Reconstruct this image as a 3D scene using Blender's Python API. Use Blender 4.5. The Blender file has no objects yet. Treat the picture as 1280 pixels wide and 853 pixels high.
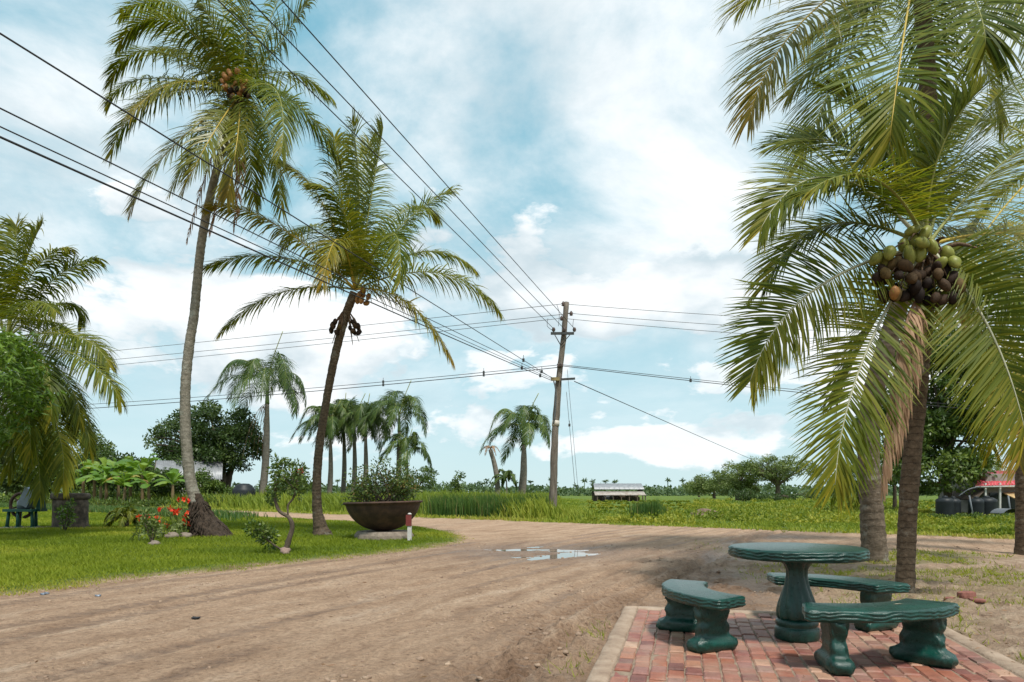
import bpy, math, random
import numpy as np
from mathutils import Vector
random.seed(7)
sc = bpy.context.scene
R = math.radians
# ------------------------------------------------------------------ camera, sky, sun, exposure
H = 1.25; F = 853.33; HOR = 617.0
cam_d = bpy.data.cameras.new('camera'); cam = bpy.data.objects.new('camera', cam_d)
sc.collection.objects.link(cam); sc.camera = cam
cam.location = (0, 0, H); cam.rotation_euler = (R(90), 0, 0)
cam_d.sensor_width = 36; cam_d.lens = 24; cam_d.shift_y = (HOR-426.5)/1280
cam_d.clip_start = .05; cam_d.clip_end = 9000
SUN_EL, SUN_AZ = R(60), R(158)          # azimuth clockwise from +Y
world = bpy.data.worlds.new('World'); sc.world = world; world.use_nodes = True
def build_world():
    nt = world.node_tree; N = nt.nodes; L = nt.links; N.clear()
    out = N.new('ShaderNodeOutputWorld')
    sky = N.new('ShaderNodeTexSky'); sky.sky_type = 'NISHITA'; sky.sun_disc = False
    sky.sun_elevation = SUN_EL; sky.sun_rotation = SUN_AZ; sky.air_density = 1.0; sky.dust_density = .6; sky.ozone_density = 1.5
    bgs = N.new('ShaderNodeBackground'); bgs.inputs[1].default_value = .10; L.new(sky.outputs[0], bgs.inputs[0])
    tc = N.new('ShaderNodeTexCoord'); sep = N.new('ShaderNodeSeparateXYZ'); L.new(tc.outputs['Generated'], sep.inputs[0])
    def math_(op, a, b=None, c=None, clamp=False):
        n = N.new('ShaderNodeMath'); n.operation = op; n.use_clamp = clamp
        for i, v in enumerate((a, b, c)):
            if v is None: continue
            if isinstance(v, (int, float)): n.inputs[i].default_value = v
            else: L.new(v, n.inputs[i])
        return n.outputs[0]
    def ramp(v, a, b):
        n = N.new('ShaderNodeMapRange'); n.interpolation_type = 'SMOOTHSTEP'; n.inputs[1].default_value = a; n.inputs[2].default_value = b
        L.new(v, n.inputs[0]); return n.outputs[0]
    def noise(vec, scale, detail=8, rough=.55, dist=0, lac=2):
        n = N.new('ShaderNodeTexNoise'); n.inputs['Scale'].default_value = scale; n.inputs['Detail'].default_value = detail
        n.inputs['Roughness'].default_value = rough; n.inputs['Distortion'].default_value = dist; n.inputs['Lacunarity'].default_value = lac
        L.new(vec, n.inputs['Vector']); return n.outputs[0]
    def offset(vec, loc, sc_=(1, 1, 1)):
        mp = N.new('ShaderNodeMapping'); mp.inputs['Scale'].default_value = sc_; mp.inputs['Location'].default_value = loc; L.new(vec, mp.inputs[0]); return mp.outputs[0]
    z = math_('MAXIMUM', sep.outputs[2], 0.0)
    # moist tropical air: pale cyan near the horizon, bluer overhead
    air = N.new('ShaderNodeValToRGB'); e = air.color_ramp.elements; e.new(.5); e.new(.6)
    for el, (p, c) in zip(e, ((0, (.58, .755, .79)), (.16, (.46, .69, .76)), (.42, (.22, .51, .63)), (1, (.12, .36, .52)))): el.position = p; el.color = (*c, 1)
    L.new(z, air.inputs[0]); bga = N.new('ShaderNodeBackground'); L.new(air.outputs[0], bga.inputs[0]); bga.inputs[1].default_value = 1.0
    mx0 = N.new('ShaderNodeMixShader'); mx0.inputs[0].default_value = .88; L.new(bgs.outputs[0], mx0.inputs[1]); L.new(bga.outputs[0], mx0.inputs[2])
    zz = math_('ADD', z, .25)
    comb = N.new('ShaderNodeCombineXYZ'); L.new(math_('DIVIDE', sep.outputs[0], zz), comb.inputs[0]); L.new(math_('DIVIDE', sep.outputs[1], zz), comb.inputs[1])
    cv = offset(comb.outputs[0], VEIL)
    veil = ramp(noise(cv, 1.25, 10, .60, .3), .35, .62)
    def cumulus(loc, scale, lo, hi, z0, z1, z2, z3, stretch):
        v = offset(tc.outputs['Generated'], loc, (1, 1, stretch)); v2 = offset(tc.outputs['Generated'], (loc[0], loc[1], loc[2]+.06*stretch), (1, 1, stretch))
        n1 = noise(v, scale, 12, .56, .12); n2 = noise(v2, scale, 5, .5, .12)
        band = math_('MULTIPLY', ramp(z, z0, z1), math_('SUBTRACT', 1.0, ramp(z, z2, z3)))
        # threshold rises outside the band so that the clouds close off rather than fade
        th = math_('SUBTRACT', n1, math_('MULTIPLY', math_('SUBTRACT', 1.0, band), .22))
        return ramp(th, lo, hi), ramp(math_('SUBTRACT', n2, n1), -.10, .10)
    c1, u1 = cumulus(CUM, 3.0, .442, .50, .05, .18, .26, .52, 1.9)
    c2, u2 = cumulus((1.7, 6.2, .4), 5.0, .455, .52, .015, .08, .16, .32, 2.2); c2 = math_('MULTIPLY', c2, .85)
    u1 = math_('MAXIMUM', math_('MULTIPLY', u1, c1), math_('MULTIPLY', math_('MULTIPLY', u2, c2), math_('SUBTRACT', 1.0, c1))); c1 = math_('MAXIMUM', c1, c2)
    vn = noise(offset(comb.outputs[0], (5.3, 1.2, 0)), 2.2, 8, .6, .2)
    veilm = math_('MULTIPLY', math_('MULTIPLY', veil, .93), ramp(z, .0, .36))
    mask = math_('MAXIMUM', veilm, math_('MULTIPLY', c1, .97))
    colr = N.new('ShaderNodeMixRGB'); colr.inputs[1].default_value = (.95, .97, .98, 1); colr.inputs[2].default_value = (.53, .635, .69, 1)
    shade = math_('ADD', math_('MULTIPLY', u1, .95), math_('MULTIPLY', math_('MULTIPLY', ramp(vn, .38, .66), .75), math_('SUBTRACT', 1.0, c1)))
    L.new(shade, colr.inputs[0])
    bgc = N.new('ShaderNodeBackground'); L.new(colr.outputs[0], bgc.inputs[0]); bgc.inputs[1].default_value = 1.0
    mx = N.new('ShaderNodeMixShader'); L.new(mask, mx.inputs[0]); L.new(mx0.outputs[0], mx.inputs[1]); L.new(bgc.outputs[0], mx.inputs[2])
    L.new(mx.outputs[0], out.inputs[0])
VEIL = (7.2, 2.4, 1.1); CUM = (5.5, 2.1, 1.3)
build_world()
sun_d = bpy.data.lights.new('sun', 'SUN'); sun_d.energy = 3.7; sun_d.angle = R(7); sun_d.color = (1, .955, .88)
sun = bpy.data.objects.new('sun', sun_d); sc.collection.objects.link(sun)
sdir = Vector((math.sin(SUN_AZ)*math.cos(SUN_EL), math.cos(SUN_AZ)*math.cos(SUN_EL), math.sin(SUN_EL)))
sun.rotation_euler = sdir.to_track_quat('Z', 'Y').to_euler(); sun.location = sdir*60
sc.view_settings.view_transform = 'Standard'; sc.view_settings.look = 'None'
sc.view_settings.exposure = 0.22; sc.view_settings.gamma = 1
sc.render.resolution_x = 1024; sc.render.resolution_y = 682
try: sc.cycles.max_bounces = 6; sc.cycles.transparent_max_bounces = 4
except Exception: pass

# ------------------------------------------------------------------ helpers
def G(px, py):
    Y = F*H/(py-HOR); return np.array(((px-640)/F*Y, Y, 0.0))
def W(px, py, Y): return np.array(((px-640)/F*Y, Y, H+(HOR-py)/F*Y))
def nz(v):
    v = np.asarray(v, float); return v/np.maximum(np.linalg.norm(v, axis=-1, keepdims=True), 1e-9)
UP = np.array((0, 0, 1.0))

def _hash(ix, iy, seed):
    h = (ix.astype(np.int64)*374761393 + iy.astype(np.int64)*668265263 + seed*1442695041) & 0x7fffffff
    h = ((h ^ (h >> 13))*1274126177) & 0x7fffffff
    return ((h ^ (h >> 16)) & 0xffff)/65535.0
def vnoise(x, y, seed=0):
    x = np.asarray(x, float); y = np.asarray(y, float)
    ix = np.floor(x); iy = np.floor(y); fx = x-ix; fy = y-iy
    fx = fx*fx*(3-2*fx); fy = fy*fy*(3-2*fy)
    a = _hash(ix, iy, seed); b = _hash(ix+1, iy, seed); c = _hash(ix, iy+1, seed); d = _hash(ix+1, iy+1, seed)
    return (a*(1-fx)+b*fx)*(1-fy)+(c*(1-fx)+d*fx)*fy
def fbm(x, y, o=4, seed=0):
    s = 0; a = .5; t = 0
    for k in range(o):
        s = s+a*vnoise(np.asarray(x)*2**k, np.asarray(y)*2**k, seed+k*17); t += a; a *= .5
    return s/t
def sstep(x, a, b):
    t = np.clip((x-a)/(b-a), 0, 1); return t*t*(3-2*t)

class MB:
    def __init__(s): s.v = []; s.f = {}; s.n = 0; s.a = {}; s.m = {}
    def add(s, v, faces, mat=0, **attr):
        v = np.asarray(v, float).reshape(-1, 3)
        if not isinstance(faces, (list, tuple)): faces = [faces]
        for f in faces:
            f = np.asarray(f, np.int64)
            if f.size == 0: continue
            s.f.setdefault(f.shape[1], []).append(f+s.n); s.m.setdefault(f.shape[1], []).append(np.full(len(f), mat))
        for k in ('rnd', 'tt'):
            a = attr.get(k, 0.5); s.a.setdefault(k, []).append(np.broadcast_to(np.asarray(a, float), (len(v),)))
        s.v.append(v); s.n += len(v)
    def mesh(s, name, mats, origin=(0, 0, 0), smooth=True):
        me = bpy.data.meshes.new(name)
        V = np.concatenate(s.v)-np.asarray(origin)
        ks = sorted(s.f); tot = [np.concatenate(s.f[k]) for k in ks]; mi = np.concatenate([np.concatenate(s.m[k]) for k in ks])
        loops = np.concatenate([t.ravel() for t in tot]); lens = np.concatenate([np.full(len(t), k) for k, t in zip(ks, tot)])
        starts = np.concatenate(([0], np.cumsum(lens)[:-1]))
        me.vertices.add(len(V)); me.vertices.foreach_set('co', V.ravel())
        me.loops.add(len(loops)); me.loops.foreach_set('vertex_index', loops.astype(np.int32))
        me.polygons.add(len(lens)); me.polygons.foreach_set('loop_start', starts.astype(np.int32)); me.polygons.foreach_set('loop_total', lens.astype(np.int32))
        me.polygons.foreach_set('material_index', mi.astype(np.int32))
        me.polygons.foreach_set('use_smooth', np.full(len(lens), smooth))
        for k in s.a:
            at = me.attributes.new(k, 'FLOAT', 'POINT'); at.data.foreach_set('value', np.concatenate(s.a[k]).astype(np.float32))
        for m in (mats if isinstance(mats, (list, tuple)) else [mats]): me.materials.append(m)
        me.update(calc_edges=True); me.validate(); return me
def link(name, me, parent=None):
    o = bpy.data.objects.new(name, me); sc.collection.objects.link(o)
    if parent is not None: o.parent = parent
    return o
def tag(o, label=None, cat=None, group=None, kind=None):
    for k, v in (('label', label), ('category', cat), ('group', group), ('kind', kind)):
        if v: o[k] = v
    return o
def thing(name, loc, label, cat, group=None):
    o = bpy.data.objects.new(name, None); sc.collection.objects.link(o); o.location = tuple(float(c) for c in loc)
    o.empty_display_size = .2
    return tag(o, label, cat, group)
def part(name, mb, mat, parent, smooth=True):
    """mesh child; geometry given in world coordinates"""
    root = parent
    while root.parent: root = root.parent
    return link(name, mb.mesh(name, mat, tuple(root.location), smooth), parent)
def single(name, mb, mat, loc, label, cat, group=None, smooth=True):
    o = link(name, mb.mesh(name, mat, loc, smooth)); o.location = tuple(float(c) for c in loc)
    return tag(o, label, cat, group)

def frames(P):
    P = np.asarray(P, float); T = np.gradient(P, axis=0); T = nz(T)
    ref = np.array((1.0, 0.0, 0.0)) if abs(T[0, 0]) < .8 else np.array((0, 1.0, 0))
    A = nz(ref-(T@ref)[:, None]*T); B = np.cross(T, A); return T, A, B
def tube(mb, P, rad, n=8, rnd=.5, cap=True, mat=0, jitter=0, seed=0, tt=None):
    P = np.asarray(P, float); rad = np.broadcast_to(np.asarray(rad, float), (len(P),))
    T, A, B = frames(P); th = np.arange(n)*2*math.pi/n
    rr = rad[:, None]*np.ones(n)
    if jitter:
        rr = rr*(1+jitter*(2*fbm(np.cos(th)[None]*2+7+seed, np.arange(len(P))[:, None]*.6+np.sin(th)[None]*2, 3, seed)-1)*2)
    V = P[:, None]+rr[..., None]*(np.cos(th)[None, :, None]*A[:, None]+np.sin(th)[None, :, None]*B[:, None])
    i = np.arange(len(P)-1)[:, None]*n; j = np.arange(n)[None]; k = (j+1) % n
    q = np.stack([(i+j).ravel(), (i+k).ravel(), (i+n+k).ravel(), (i+n+j).ravel()], 1)
    if tt is None: tt = np.concatenate(([0], np.cumsum(np.linalg.norm(np.diff(P, axis=0), axis=1))))
    fs = [q]
    if cap: fs.append(np.array([np.arange(n)[::-1]])); fs.append(np.array([np.arange(n)+(len(P)-1)*n]))
    mb.add(V.reshape(-1, 3), fs, mat, rnd=rnd, tt=np.repeat(np.broadcast_to(tt, (len(P),)), n))
def spline(pts, step=.1, n=None):
    P = np.asarray(pts, float)
    if len(P) == 2:
        n = n or max(2, int(np.linalg.norm(P[1]-P[0])/step)); return P[0]+(P[1]-P[0])*np.linspace(0, 1, n)[:, None]
    out = []; Q = np.concatenate(([2*P[0]-P[1]], P, [2*P[-1]-P[-2]]))
    for i in range(1, len(Q)-2):
        m = max(2, int(np.linalg.norm(Q[i+1]-Q[i])/step)); t = np.linspace(0, 1, m, endpoint=False)[:, None]
        a, b, c, d = Q[i-1:i+3]
        out.append(.5*((2*b)+(c-a)*t+(2*a-5*b+4*c-d)*t**2+(3*b-a-3*c+d)*t**3))
    out.append(P[-1:]); return np.concatenate(out)
def interp_at(P, xs, ys):
    s = np.concatenate(([0], np.cumsum(np.linalg.norm(np.diff(P, axis=0), axis=1)))); return np.interp(s, xs, ys), s
def box(mb, c, sz, rz=0, mat=0, rnd=.5, rot=None):
    c = np.asarray(c, float); x, y, z = np.asarray(sz, float)/2
    V = np.array([(-x,-y,-z),(x,-y,-z),(x,y,-z),(-x,y,-z),(-x,-y,z),(x,-y,z),(x,y,z),(-x,y,z)])
    if rot is not None: V = V@np.array(rot).T
    if rz: V = V@np.array(((math.cos(rz), math.sin(rz), 0), (-math.sin(rz), math.cos(rz), 0), (0, 0, 1)))
    mb.add(V+c, np.array([(0,3,2,1),(4,5,6,7),(0,1,5,4),(1,2,6,5),(2,3,7,6),(3,0,4,7)]), mat, rnd=rnd)
def lathe(mb, c, prof, n=32, rnd=.5, cap=True, mod=None, mat=0):
    prof = np.asarray(prof, float); th = np.arange(n)*2*math.pi/n
    r = prof[:, 0][:, None]*np.ones(n)
    if mod is not None: r = mod(r, th[None], prof[:, 1][:, None])
    V = np.stack([r*np.cos(th), r*np.sin(th), np.repeat(prof[:, 1][:, None], n, 1)], -1)+np.asarray(c)
    m = len(prof); i = np.arange(m-1)[:, None]*n; j = np.arange(n)[None]; k = (j+1) % n
    fs = [np.stack([(i+j).ravel(), (i+k).ravel(), (i+n+k).ravel(), (i+n+j).ravel()], 1)]
    if cap: fs.append(np.array([np.arange(n)[::-1]])); fs.append(np.array([np.arange(n)+(m-1)*n]))
    mb.add(V.reshape(-1, 3), fs, mat, rnd=rnd, tt=np.repeat(prof[:, 1], n))
def blob(mb, c, r, n=10, m=6, amp=.15, seed=0, rnd=.5, rz=0):
    """irregular rounded lump, radii r=(x,y,z)"""
    ph = np.linspace(0, math.pi, m+1)[1:-1]; th = np.arange(n)*2*math.pi/n
    d = np.concatenate([np.array([[0, 0, -1.0]]), np.stack([np.outer(np.sin(ph), np.cos(th)), np.outer(np.sin(ph), np.sin(th)), -np.outer(np.cos(ph), np.ones(n))], -1).reshape(-1, 3), np.array([[0, 0, 1.0]])])
    k = 1+amp*(2*fbm(d[:, 0]*1.6+d[:, 2]*1.1+seed*3.1, d[:, 1]*1.6+seed*1.7, 3, seed)-1)*1.6
    V = d*np.asarray(r)*k[:, None]
    if rz: V = V@np.array(((math.cos(rz), math.sin(rz), 0), (-math.sin(rz), math.cos(rz), 0), (0, 0, 1)))
    M = m-1; j = np.arange(n); jn = (j+1) % n
    tris = [np.stack([np.zeros(n, int), 1+jn, 1+j], 1), np.stack([np.full(n, 1+M*n), 1+(M-1)*n+j, 1+(M-1)*n+jn], 1)]
    q = np.concatenate([np.stack([1+i*n+j, 1+i*n+jn, 1+(i+1)*n+jn, 1+(i+1)*n+j], 1) for i in range(M-1)])
    mb.add(V+np.asarray(c), [np.concatenate(tris), q], rnd=rnd)

def leaves(mb, C, D, L, Wd, rng, rnd=None, fold=0.0, tt=.5):
    """diamond leaves: C centres (n,3), D directions"""
    n = len(C); D = nz(D); r = nz(rng.normal(size=(n, 3))); S = nz(np.cross(D, r))
    L = np.broadcast_to(np.asarray(L, float), (n,))[:, None]; Wd = np.broadcast_to(np.asarray(Wd, float), (n,))[:, None]
    V = np.stack([C, C+D*L*.45+S*Wd*.5, C+D*L, C+D*L*.45-S*Wd*.5], 1)
    if rnd is None: rnd = rng.random(n)
    f = (np.arange(n)*4)[:, None]+np.arange(4)[None]
    mb.add(V.reshape(-1, 3), f, rnd=np.repeat(rnd, 4), tt=tt)

# ------------------------------------------------------------------ materials
def mat_new(name):
    m = bpy.data.materials.new(name); m.use_nodes = True; nt = m.node_tree
    return m, nt, nt.nodes, nt.links, nt.nodes['Principled BSDF']
def nd(N, t, **kw):
    n = N.new(t)
    for k, v in kw.items(): n.inputs[k.replace('_', ' ')].default_value = v
    return n
def cramp(N, L, fac, stops):
    r = N.new('ShaderNodeValToRGB'); e = r.color_ramp.elements
    while len(e) < len(stops): e.new(.5)
    for el, (p, c) in zip(e, stops): el.position = p; el.color = (*c, 1)
    L.new(fac, r.inputs[0]); return r.outputs[0]
def bump(N, L, bs, h, strength=.5, dist=.02):
    b = N.new('ShaderNodeBump'); b.inputs['Strength'].default_value = strength; b.inputs['Distance'].default_value = dist
    L.new(h, b.inputs['Height']); L.new(b.outputs[0], bs.inputs['Normal'])
def mixc(N, L, f, a, b, mode='MIX'):
    n = N.new('ShaderNodeMixRGB'); n.blend_type = mode
    for i, v in enumerate((f, a, b)):
        if isinstance(v, (int, float)): n.inputs[i].default_value = v
        elif isinstance(v, tuple): n.inputs[i].default_value = (*v, 1)
        else: L.new(v, n.inputs[i])
    return n.outputs[0]
def attr(N, name):
    a = N.new('ShaderNodeAttribute'); a.attribute_name = name; return a
def noise_n(N, L, scale, detail=5, rough=.6, vec=None, mapping=None):
    n = N.new('ShaderNodeTexNoise'); n.inputs['Scale'].default_value = scale; n.inputs['Detail'].default_value = detail; n.inputs['Roughness'].default_value = rough
    if vec is None: tc = N.new('ShaderNodeTexCoord'); vec = tc.outputs['Object']
    if mapping:
        mp = N.new('ShaderNodeMapping'); mp.inputs['Scale'].default_value = mapping; L.new(vec, mp.inputs[0]); vec = mp.outputs[0]
    L.new(vec, n.inputs['Vector']); return n.outputs[0]
def leaf_mat(name, stops, tstops=None, transl=.3, rough=.5, spec=.35):
    m, nt, N, L, bs = mat_new(name)
    c = cramp(N, L, attr(N, 'rnd').outputs['Fac'], stops)
    if tstops:
        t = cramp(N, L, attr(N, 'tt').outputs['Fac'], tstops); c = mixc(N, L, 1.0, c, t, 'MULTIPLY')
    L.new(c, bs.inputs['Base Color']); bs.inputs['Roughness'].default_value = rough; bs.inputs['Specular IOR Level'].default_value = spec
    tr = N.new('ShaderNodeBsdfTranslucent'); L.new(mixc(N, L, 1.0, c, (1.25, 1.2, .6), 'MULTIPLY'), tr.inputs[0])
    mx = N.new('ShaderNodeMixShader'); mx.inputs[0].default_value = transl
    L.new(bs.outputs[0], mx.inputs[1]); L.new(tr.outputs[0], mx.inputs[2]); L.new(mx.outputs[0], N['Material Output'].inputs[0])
    return m
def noisy(name, a, b, scale=8, rough=.8, bs_=.4, bd=.02, metallic=0, detail=6, mapping=None, spec=.3, mid=None):
    m, nt, N, L, bs = mat_new(name)
    n = noise_n(N, L, scale, detail, .65, mapping=mapping)
    st = [(.3, a), (.7, b)] if mid is None else [(.28, a), (.5, mid), (.72, b)]
    L.new(cramp(N, L, n, st), bs.inputs['Base Color']); bs.inputs['Roughness'].default_value = rough; bs.inputs['Metallic'].default_value = metallic
    bs.inputs['Specular IOR Level'].default_value = spec
    n2 = noise_n(N, L, scale*3.7, 6, .7, mapping=mapping); bump(N, L, bs, n2, bs_, bd); return m
def flat_mat(name, c, rough=.5, metallic=0, spec=.4):
    return noisy(name, tuple(x*.82 for x in c), tuple(min(1, x*1.12) for x in c), 6, rough, .12, .01, metallic, spec=spec)
def trunk_mat(name, c1, c2, c3, ring=9.0, lich=.5, ringamt=.7):
    m, nt, N, L, bs = mat_new(name)
    tt = attr(N, 'tt').outputs['Fac']
    tc = N.new('ShaderNodeTexCoord')
    n = noise_n(N, L, 5, 6, .65); n2 = noise_n(N, L, 14, 5, .7)
    mul = N.new('ShaderNodeMath'); mul.operation = 'MULTIPLY_ADD'; L.new(tt, mul.inputs[0]); mul.inputs[1].default_value = ring
    wob = N.new('ShaderNodeMath'); wob.operation = 'MULTIPLY'; L.new(n, wob.inputs[0]); wob.inputs[1].default_value = 1.6; L.new(wob.outputs[0], mul.inputs[2])
    fr = N.new('ShaderNodeMath'); fr.operation = 'FRACT'; L.new(mul.outputs[0], fr.inputs[0])
    c = cramp(N, L, n2, [(.25, c1), (.6, c2), (.8, c3)])
    ringc = cramp(N, L, fr.outputs[0], [(0, (1-ringamt,)*3), (.14, (.85,)*3), (.3, (1, 1, 1)), (1, (.92,)*3)])
    c = mixc(N, L, 1.0, c, ringc, 'MULTIPLY')
    ln = noise_n(N, L, 3.1, 7, .7)
    lm = N.new('ShaderNodeMapRange'); lm.inputs[1].default_value = .56; lm.inputs[2].default_value = .66; lm.inputs[4].default_value = lich; L.new(ln, lm.inputs[0])
    c = mixc(N, L, lm.outputs[0], c, (.42, .42, .36))
    L.new(c, bs.inputs['Base Color']); bs.inputs['Roughness'].default_value = .9; bs.inputs['Specular IOR Level'].default_value = .2
    ad = N.new('ShaderNodeMath'); ad.operation = 'ADD'; L.new(fr.outputs[0], ad.inputs[0]); L.new(n2, ad.inputs[1])
    bump(N, L, bs, ad.outputs[0], .7, .03); return m

M = {}
FR = [(.0, (.050, .086, .009)), (.5, (.118, .155, .014)), (1, (.235, .235, .026))]
M['frond'] = leaf_mat('palm_frond_leaf', FR, [(0, (1.1, 1.05, .85)), (.55, (1, 1, 1)), (.88, (1.1, 1.05, .95)), (1, (1.5, 1.2, .8))], .42, .5, .22)
M['frond_yellow'] = leaf_mat('yellowing_palm_leaf', [(0, (.10, .13, .014)), (.6, (.17, .18, .02)), (1, (.27, .23, .03))], [(0, (1, 1, 1)), (.7, (1.05, 1, .9)), (1, (1.4, 1.0, .7))], .32, .4, .45)
M['frond_dead'] = leaf_mat('dead_palm_leaf', [(0, (.20, .12, .07)), (.5, (.34, .21, .13)), (1, (.46, .31, .20))], None, .15, .8, .2)
M['royal'] = leaf_mat('royal_palm_leaf', [(0, (.035, .075, .018)), (.5, (.065, .115, .025)), (1, (.12, .17, .04))], [(0, (1, 1, 1)), (1, (1.15, 1.1, .9))], .28, .42, .45)
M['rib'] = flat_mat('palm_midrib', (.24, .25, .06), .5)
M['rib_pale'] = flat_mat('pale_midrib', (.42, .42, .28), .45)
M['rib_yellow'] = flat_mat('yellow_midrib', (.46, .33, .05), .5)
M['rib_dead'] = flat_mat('dead_midrib', (.26, .16, .10), .8)
M['bark_grey'] = trunk_mat('coconut_bark_grey', (.15, .135, .105), (.30, .27, .22), (.42, .385, .32), 7, .6, .35)
M['bark_brown'] = trunk_mat('coconut_bark_brown', (.05, .036, .024), (.15, .11, .075), (.25, .19, .14), 11, .35, .72)
M['bark_pale'] = trunk_mat('coconut_bark_pale', (.09, .07, .05), (.19, .15, .11), (.29, .235, .18), 8, .45, .5)
M['bark_royal'] = trunk_mat('royal_palm_bark', (.13, .11, .09), (.24, .21, .17), (.33, .30, .25), 2.2, .3, .3)
M['bark'] = noisy('tree_bark', (.045, .035, .025), (.16, .125, .09), 7, .95, .8, .04, mapping=(1, 1, .4))
M['root'] = noisy('fibrous_root', (.02, .016, .012), (.12, .085, .06), 16, .95, 1.0, .05)
M['crownshaft'] = flat_mat('green_crownshaft', (.13, .20, .06), .4)
M['nut_green'] = noisy('green_coconut', (.14, .17, .03), (.27, .27, .06), 7, .45, .1, .01)
M['nut_orange'] = noisy('orange_coconut', (.20, .085, .025), (.36, .18, .055), 7, .5, .1, .01)
M['nut_brown'] = noisy('brown_coconut', (.022, .014, .012), (.09, .052, .036), 9, .6, .3, .01)
def nut_husk():
    m, nt, N, L, bs = mat_new('brown_coconut'); oi = N.new('ShaderNodeObjectInfo')
    c = cramp(N, L, oi.outputs['Random'], [(0, (.012, .008, .007)), (.5, (.035, .021, .015)), (.85, (.065, .04, .022)), (1, (.13, .09, .035))])
    n = noise_n(N, L, 14, 6, .7); c = mixc(N, L, .9, c, cramp(N, L, n, [(.3, (.5, .5, .5)), (.65, (1.3, 1.25, 1.1))]), 'MULTIPLY'); L.new(c, bs.inputs['Base Color'])
    bs.inputs['Roughness'].default_value = .75; bs.inputs['Specular IOR Level'].default_value = .2; bump(N, L, bs, n, .5, .01); return m
M['nut_brown'] = nut_husk()
M['sheath'] = noisy('fibre_sheath', (.05, .03, .02), (.20, .13, .08), 12, .95, .8, .03, mapping=(1, 1, .2))
LG = [(0, (.038, .075, .014)), (.55, (.082, .138, .024)), (1, (.165, .215, .042))]
M['leaf'] = leaf_mat('broad_leaf', LG, None, .28, .45, .4)
M['leaf_dark'] = leaf_mat('dark_leaf', [(0, (.026, .055, .013)), (.6, (.058, .10, .022)), (1, (.12, .165, .04))], None, .25, .45, .4)
M['leaf_bright'] = leaf_mat('mango_leaf', [(0, (.045, .10, .010)), (.5, (.10, .185, .016)), (1, (.19, .29, .03))], None, .3, .4, .5)
M['leaf_olive'] = leaf_mat('olive_leaf', [(0, (.07, .11, .03)), (.55, (.135, .185, .05)), (1, (.22, .26, .08))], None, .28, .5, .35)
M['leaf_far'] = leaf_mat('distant_leaf', [(0, (.06, .105, .05)), (1, (.125, .18, .085))], None, .2, .6, .2)
M['banana'] = leaf_mat('banana_leaf', [(0, (.09, .19, .02)), (.5, (.16, .29, .035)), (.9, (.27, .36, .06)), (1, (.42, .25, .07))], None, .4, .4, .5)
M['banana_stem'] = noisy('banana_stem', (.10, .06, .035), (.26, .20, .10), 6, .8, .4, .02, mapping=(1, 1, .3))
M['grass'] = leaf_mat('lawn_grass', [(0, (.13, .185, .012)), (.5, (.22, .27, .02)), (.86, (.32, .325, .04)), (1, (.44, .35, .10))], None, .35, .6, .2)
M['tall'] = leaf_mat('tall_grass', [(0, (.12, .18, .022)), (.45, (.225, .285, .035)), (.8, (.34, .355, .055)), (1, (.43, .37, .12))], None, .35, .55, .25)
M['reed'] = leaf_mat('reed_blade', [(0, (.035, .085, .018)), (.6, (.07, .14, .028)), (.93, (.11, .18, .035)), (1, (.3, .24, .10))], None, .3, .5, .3)
M['weed'] = leaf_mat('weed_leaf', [(0, (.085, .15, .02)), (.4, (.195, .245, .03)), (.75, (.31, .325, .045)), (1, (.40, .37, .055))], None, .35, .55, .25)
M['flower'] = leaf_mat('red_petal', [(0, (.55, .02, .01)), (.6, (.75, .05, .02)), (1, (.85, .16, .05))], None, .3, .5, .3)
M['pink'] = leaf_mat('pink_petal', [(0, (.7, .10, .10)), (1, (.85, .2, .16))], None, .3, .5, .3)
M['croton'] = leaf_mat('planter_bush_leaf', [(0, (.03, .06, .012)), (.6, (.07, .115, .02)), (.88, (.13, .17, .03)), (1, (.26, .13, .05))], None, .25, .4, .4)
# ------------------------------------------------------------------ ground, dirt road, lawn, field
def gp(*l): return np.array([G(*p)[:2] for p in l])
LAWN = np.concatenate([gp((0, 745), (80, 735), (150, 725), (250, 715), (350, 705), (430, 698), (500, 690), (545, 684), (572, 678), (583, 673), (565, 665), (500, 656), (430, 652)),
                       np.array([(-30, 50.9), (-90, 104.9), (-120, 60), (-40, 3), (-13, 6.6)])])
PU = np.array((.970, -.243)); PV = np.array((-.243, -.970)); PC = G(780, 762)[:2]; PWID, PDEP = 2.95, 4.6   # patio corner and axes
def poly_sd(x, y, poly):
    d = np.full(x.shape, 1e9); ins = np.zeros(x.shape, bool); n = len(poly)
    for i in range(n):
        a = poly[i]; b = poly[(i+1) % n]; e = b-a
        t = np.clip(((x-a[0])*e[0]+(y-a[1])*e[1])/(e@e), 0, 1)
        d = np.minimum(d, np.hypot(x-a[0]-t*e[0], y-a[1]-t*e[1]))
        c = ((a[1] > y) != (b[1] > y)) & (x < (b[0]-a[0])*(y-a[1])/(b[1]-a[1]+1e-12)+a[0]); ins ^= c
    return np.where(ins, d, -d)
def lawn_sd(x, y): return poly_sd(x, y, LAWN)+.5*(fbm(x*.9, y*.9, 3, 5)-.5)
def field_sd(x, y): return (y-(31.3-.9*x))/1.345+.7*(fbm(x*.5, y*.5, 3, 9)-.5)
def patio_uv(x, y): return (x-PC[0])*PU[0]+(y-PC[1])*PU[1], (x-PC[0])*PV[0]+(y-PC[1])*PV[1]
def verge(x, y):
    """1 on the bare verge with sparse grass right of the driveway"""
    nr = (22.6-.9*x-y)/1.345                         # distance inside the near road edge
    e = x-(2.2+.17*y+1.2*(fbm(x*.25+3, y*.25, 3, 31)-.5))
    return sstep(e, -.6, 1.2)*sstep(nr+.8*(fbm(x*.7, y*.7, 3, 33)-.5), -.2, .5)
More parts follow.
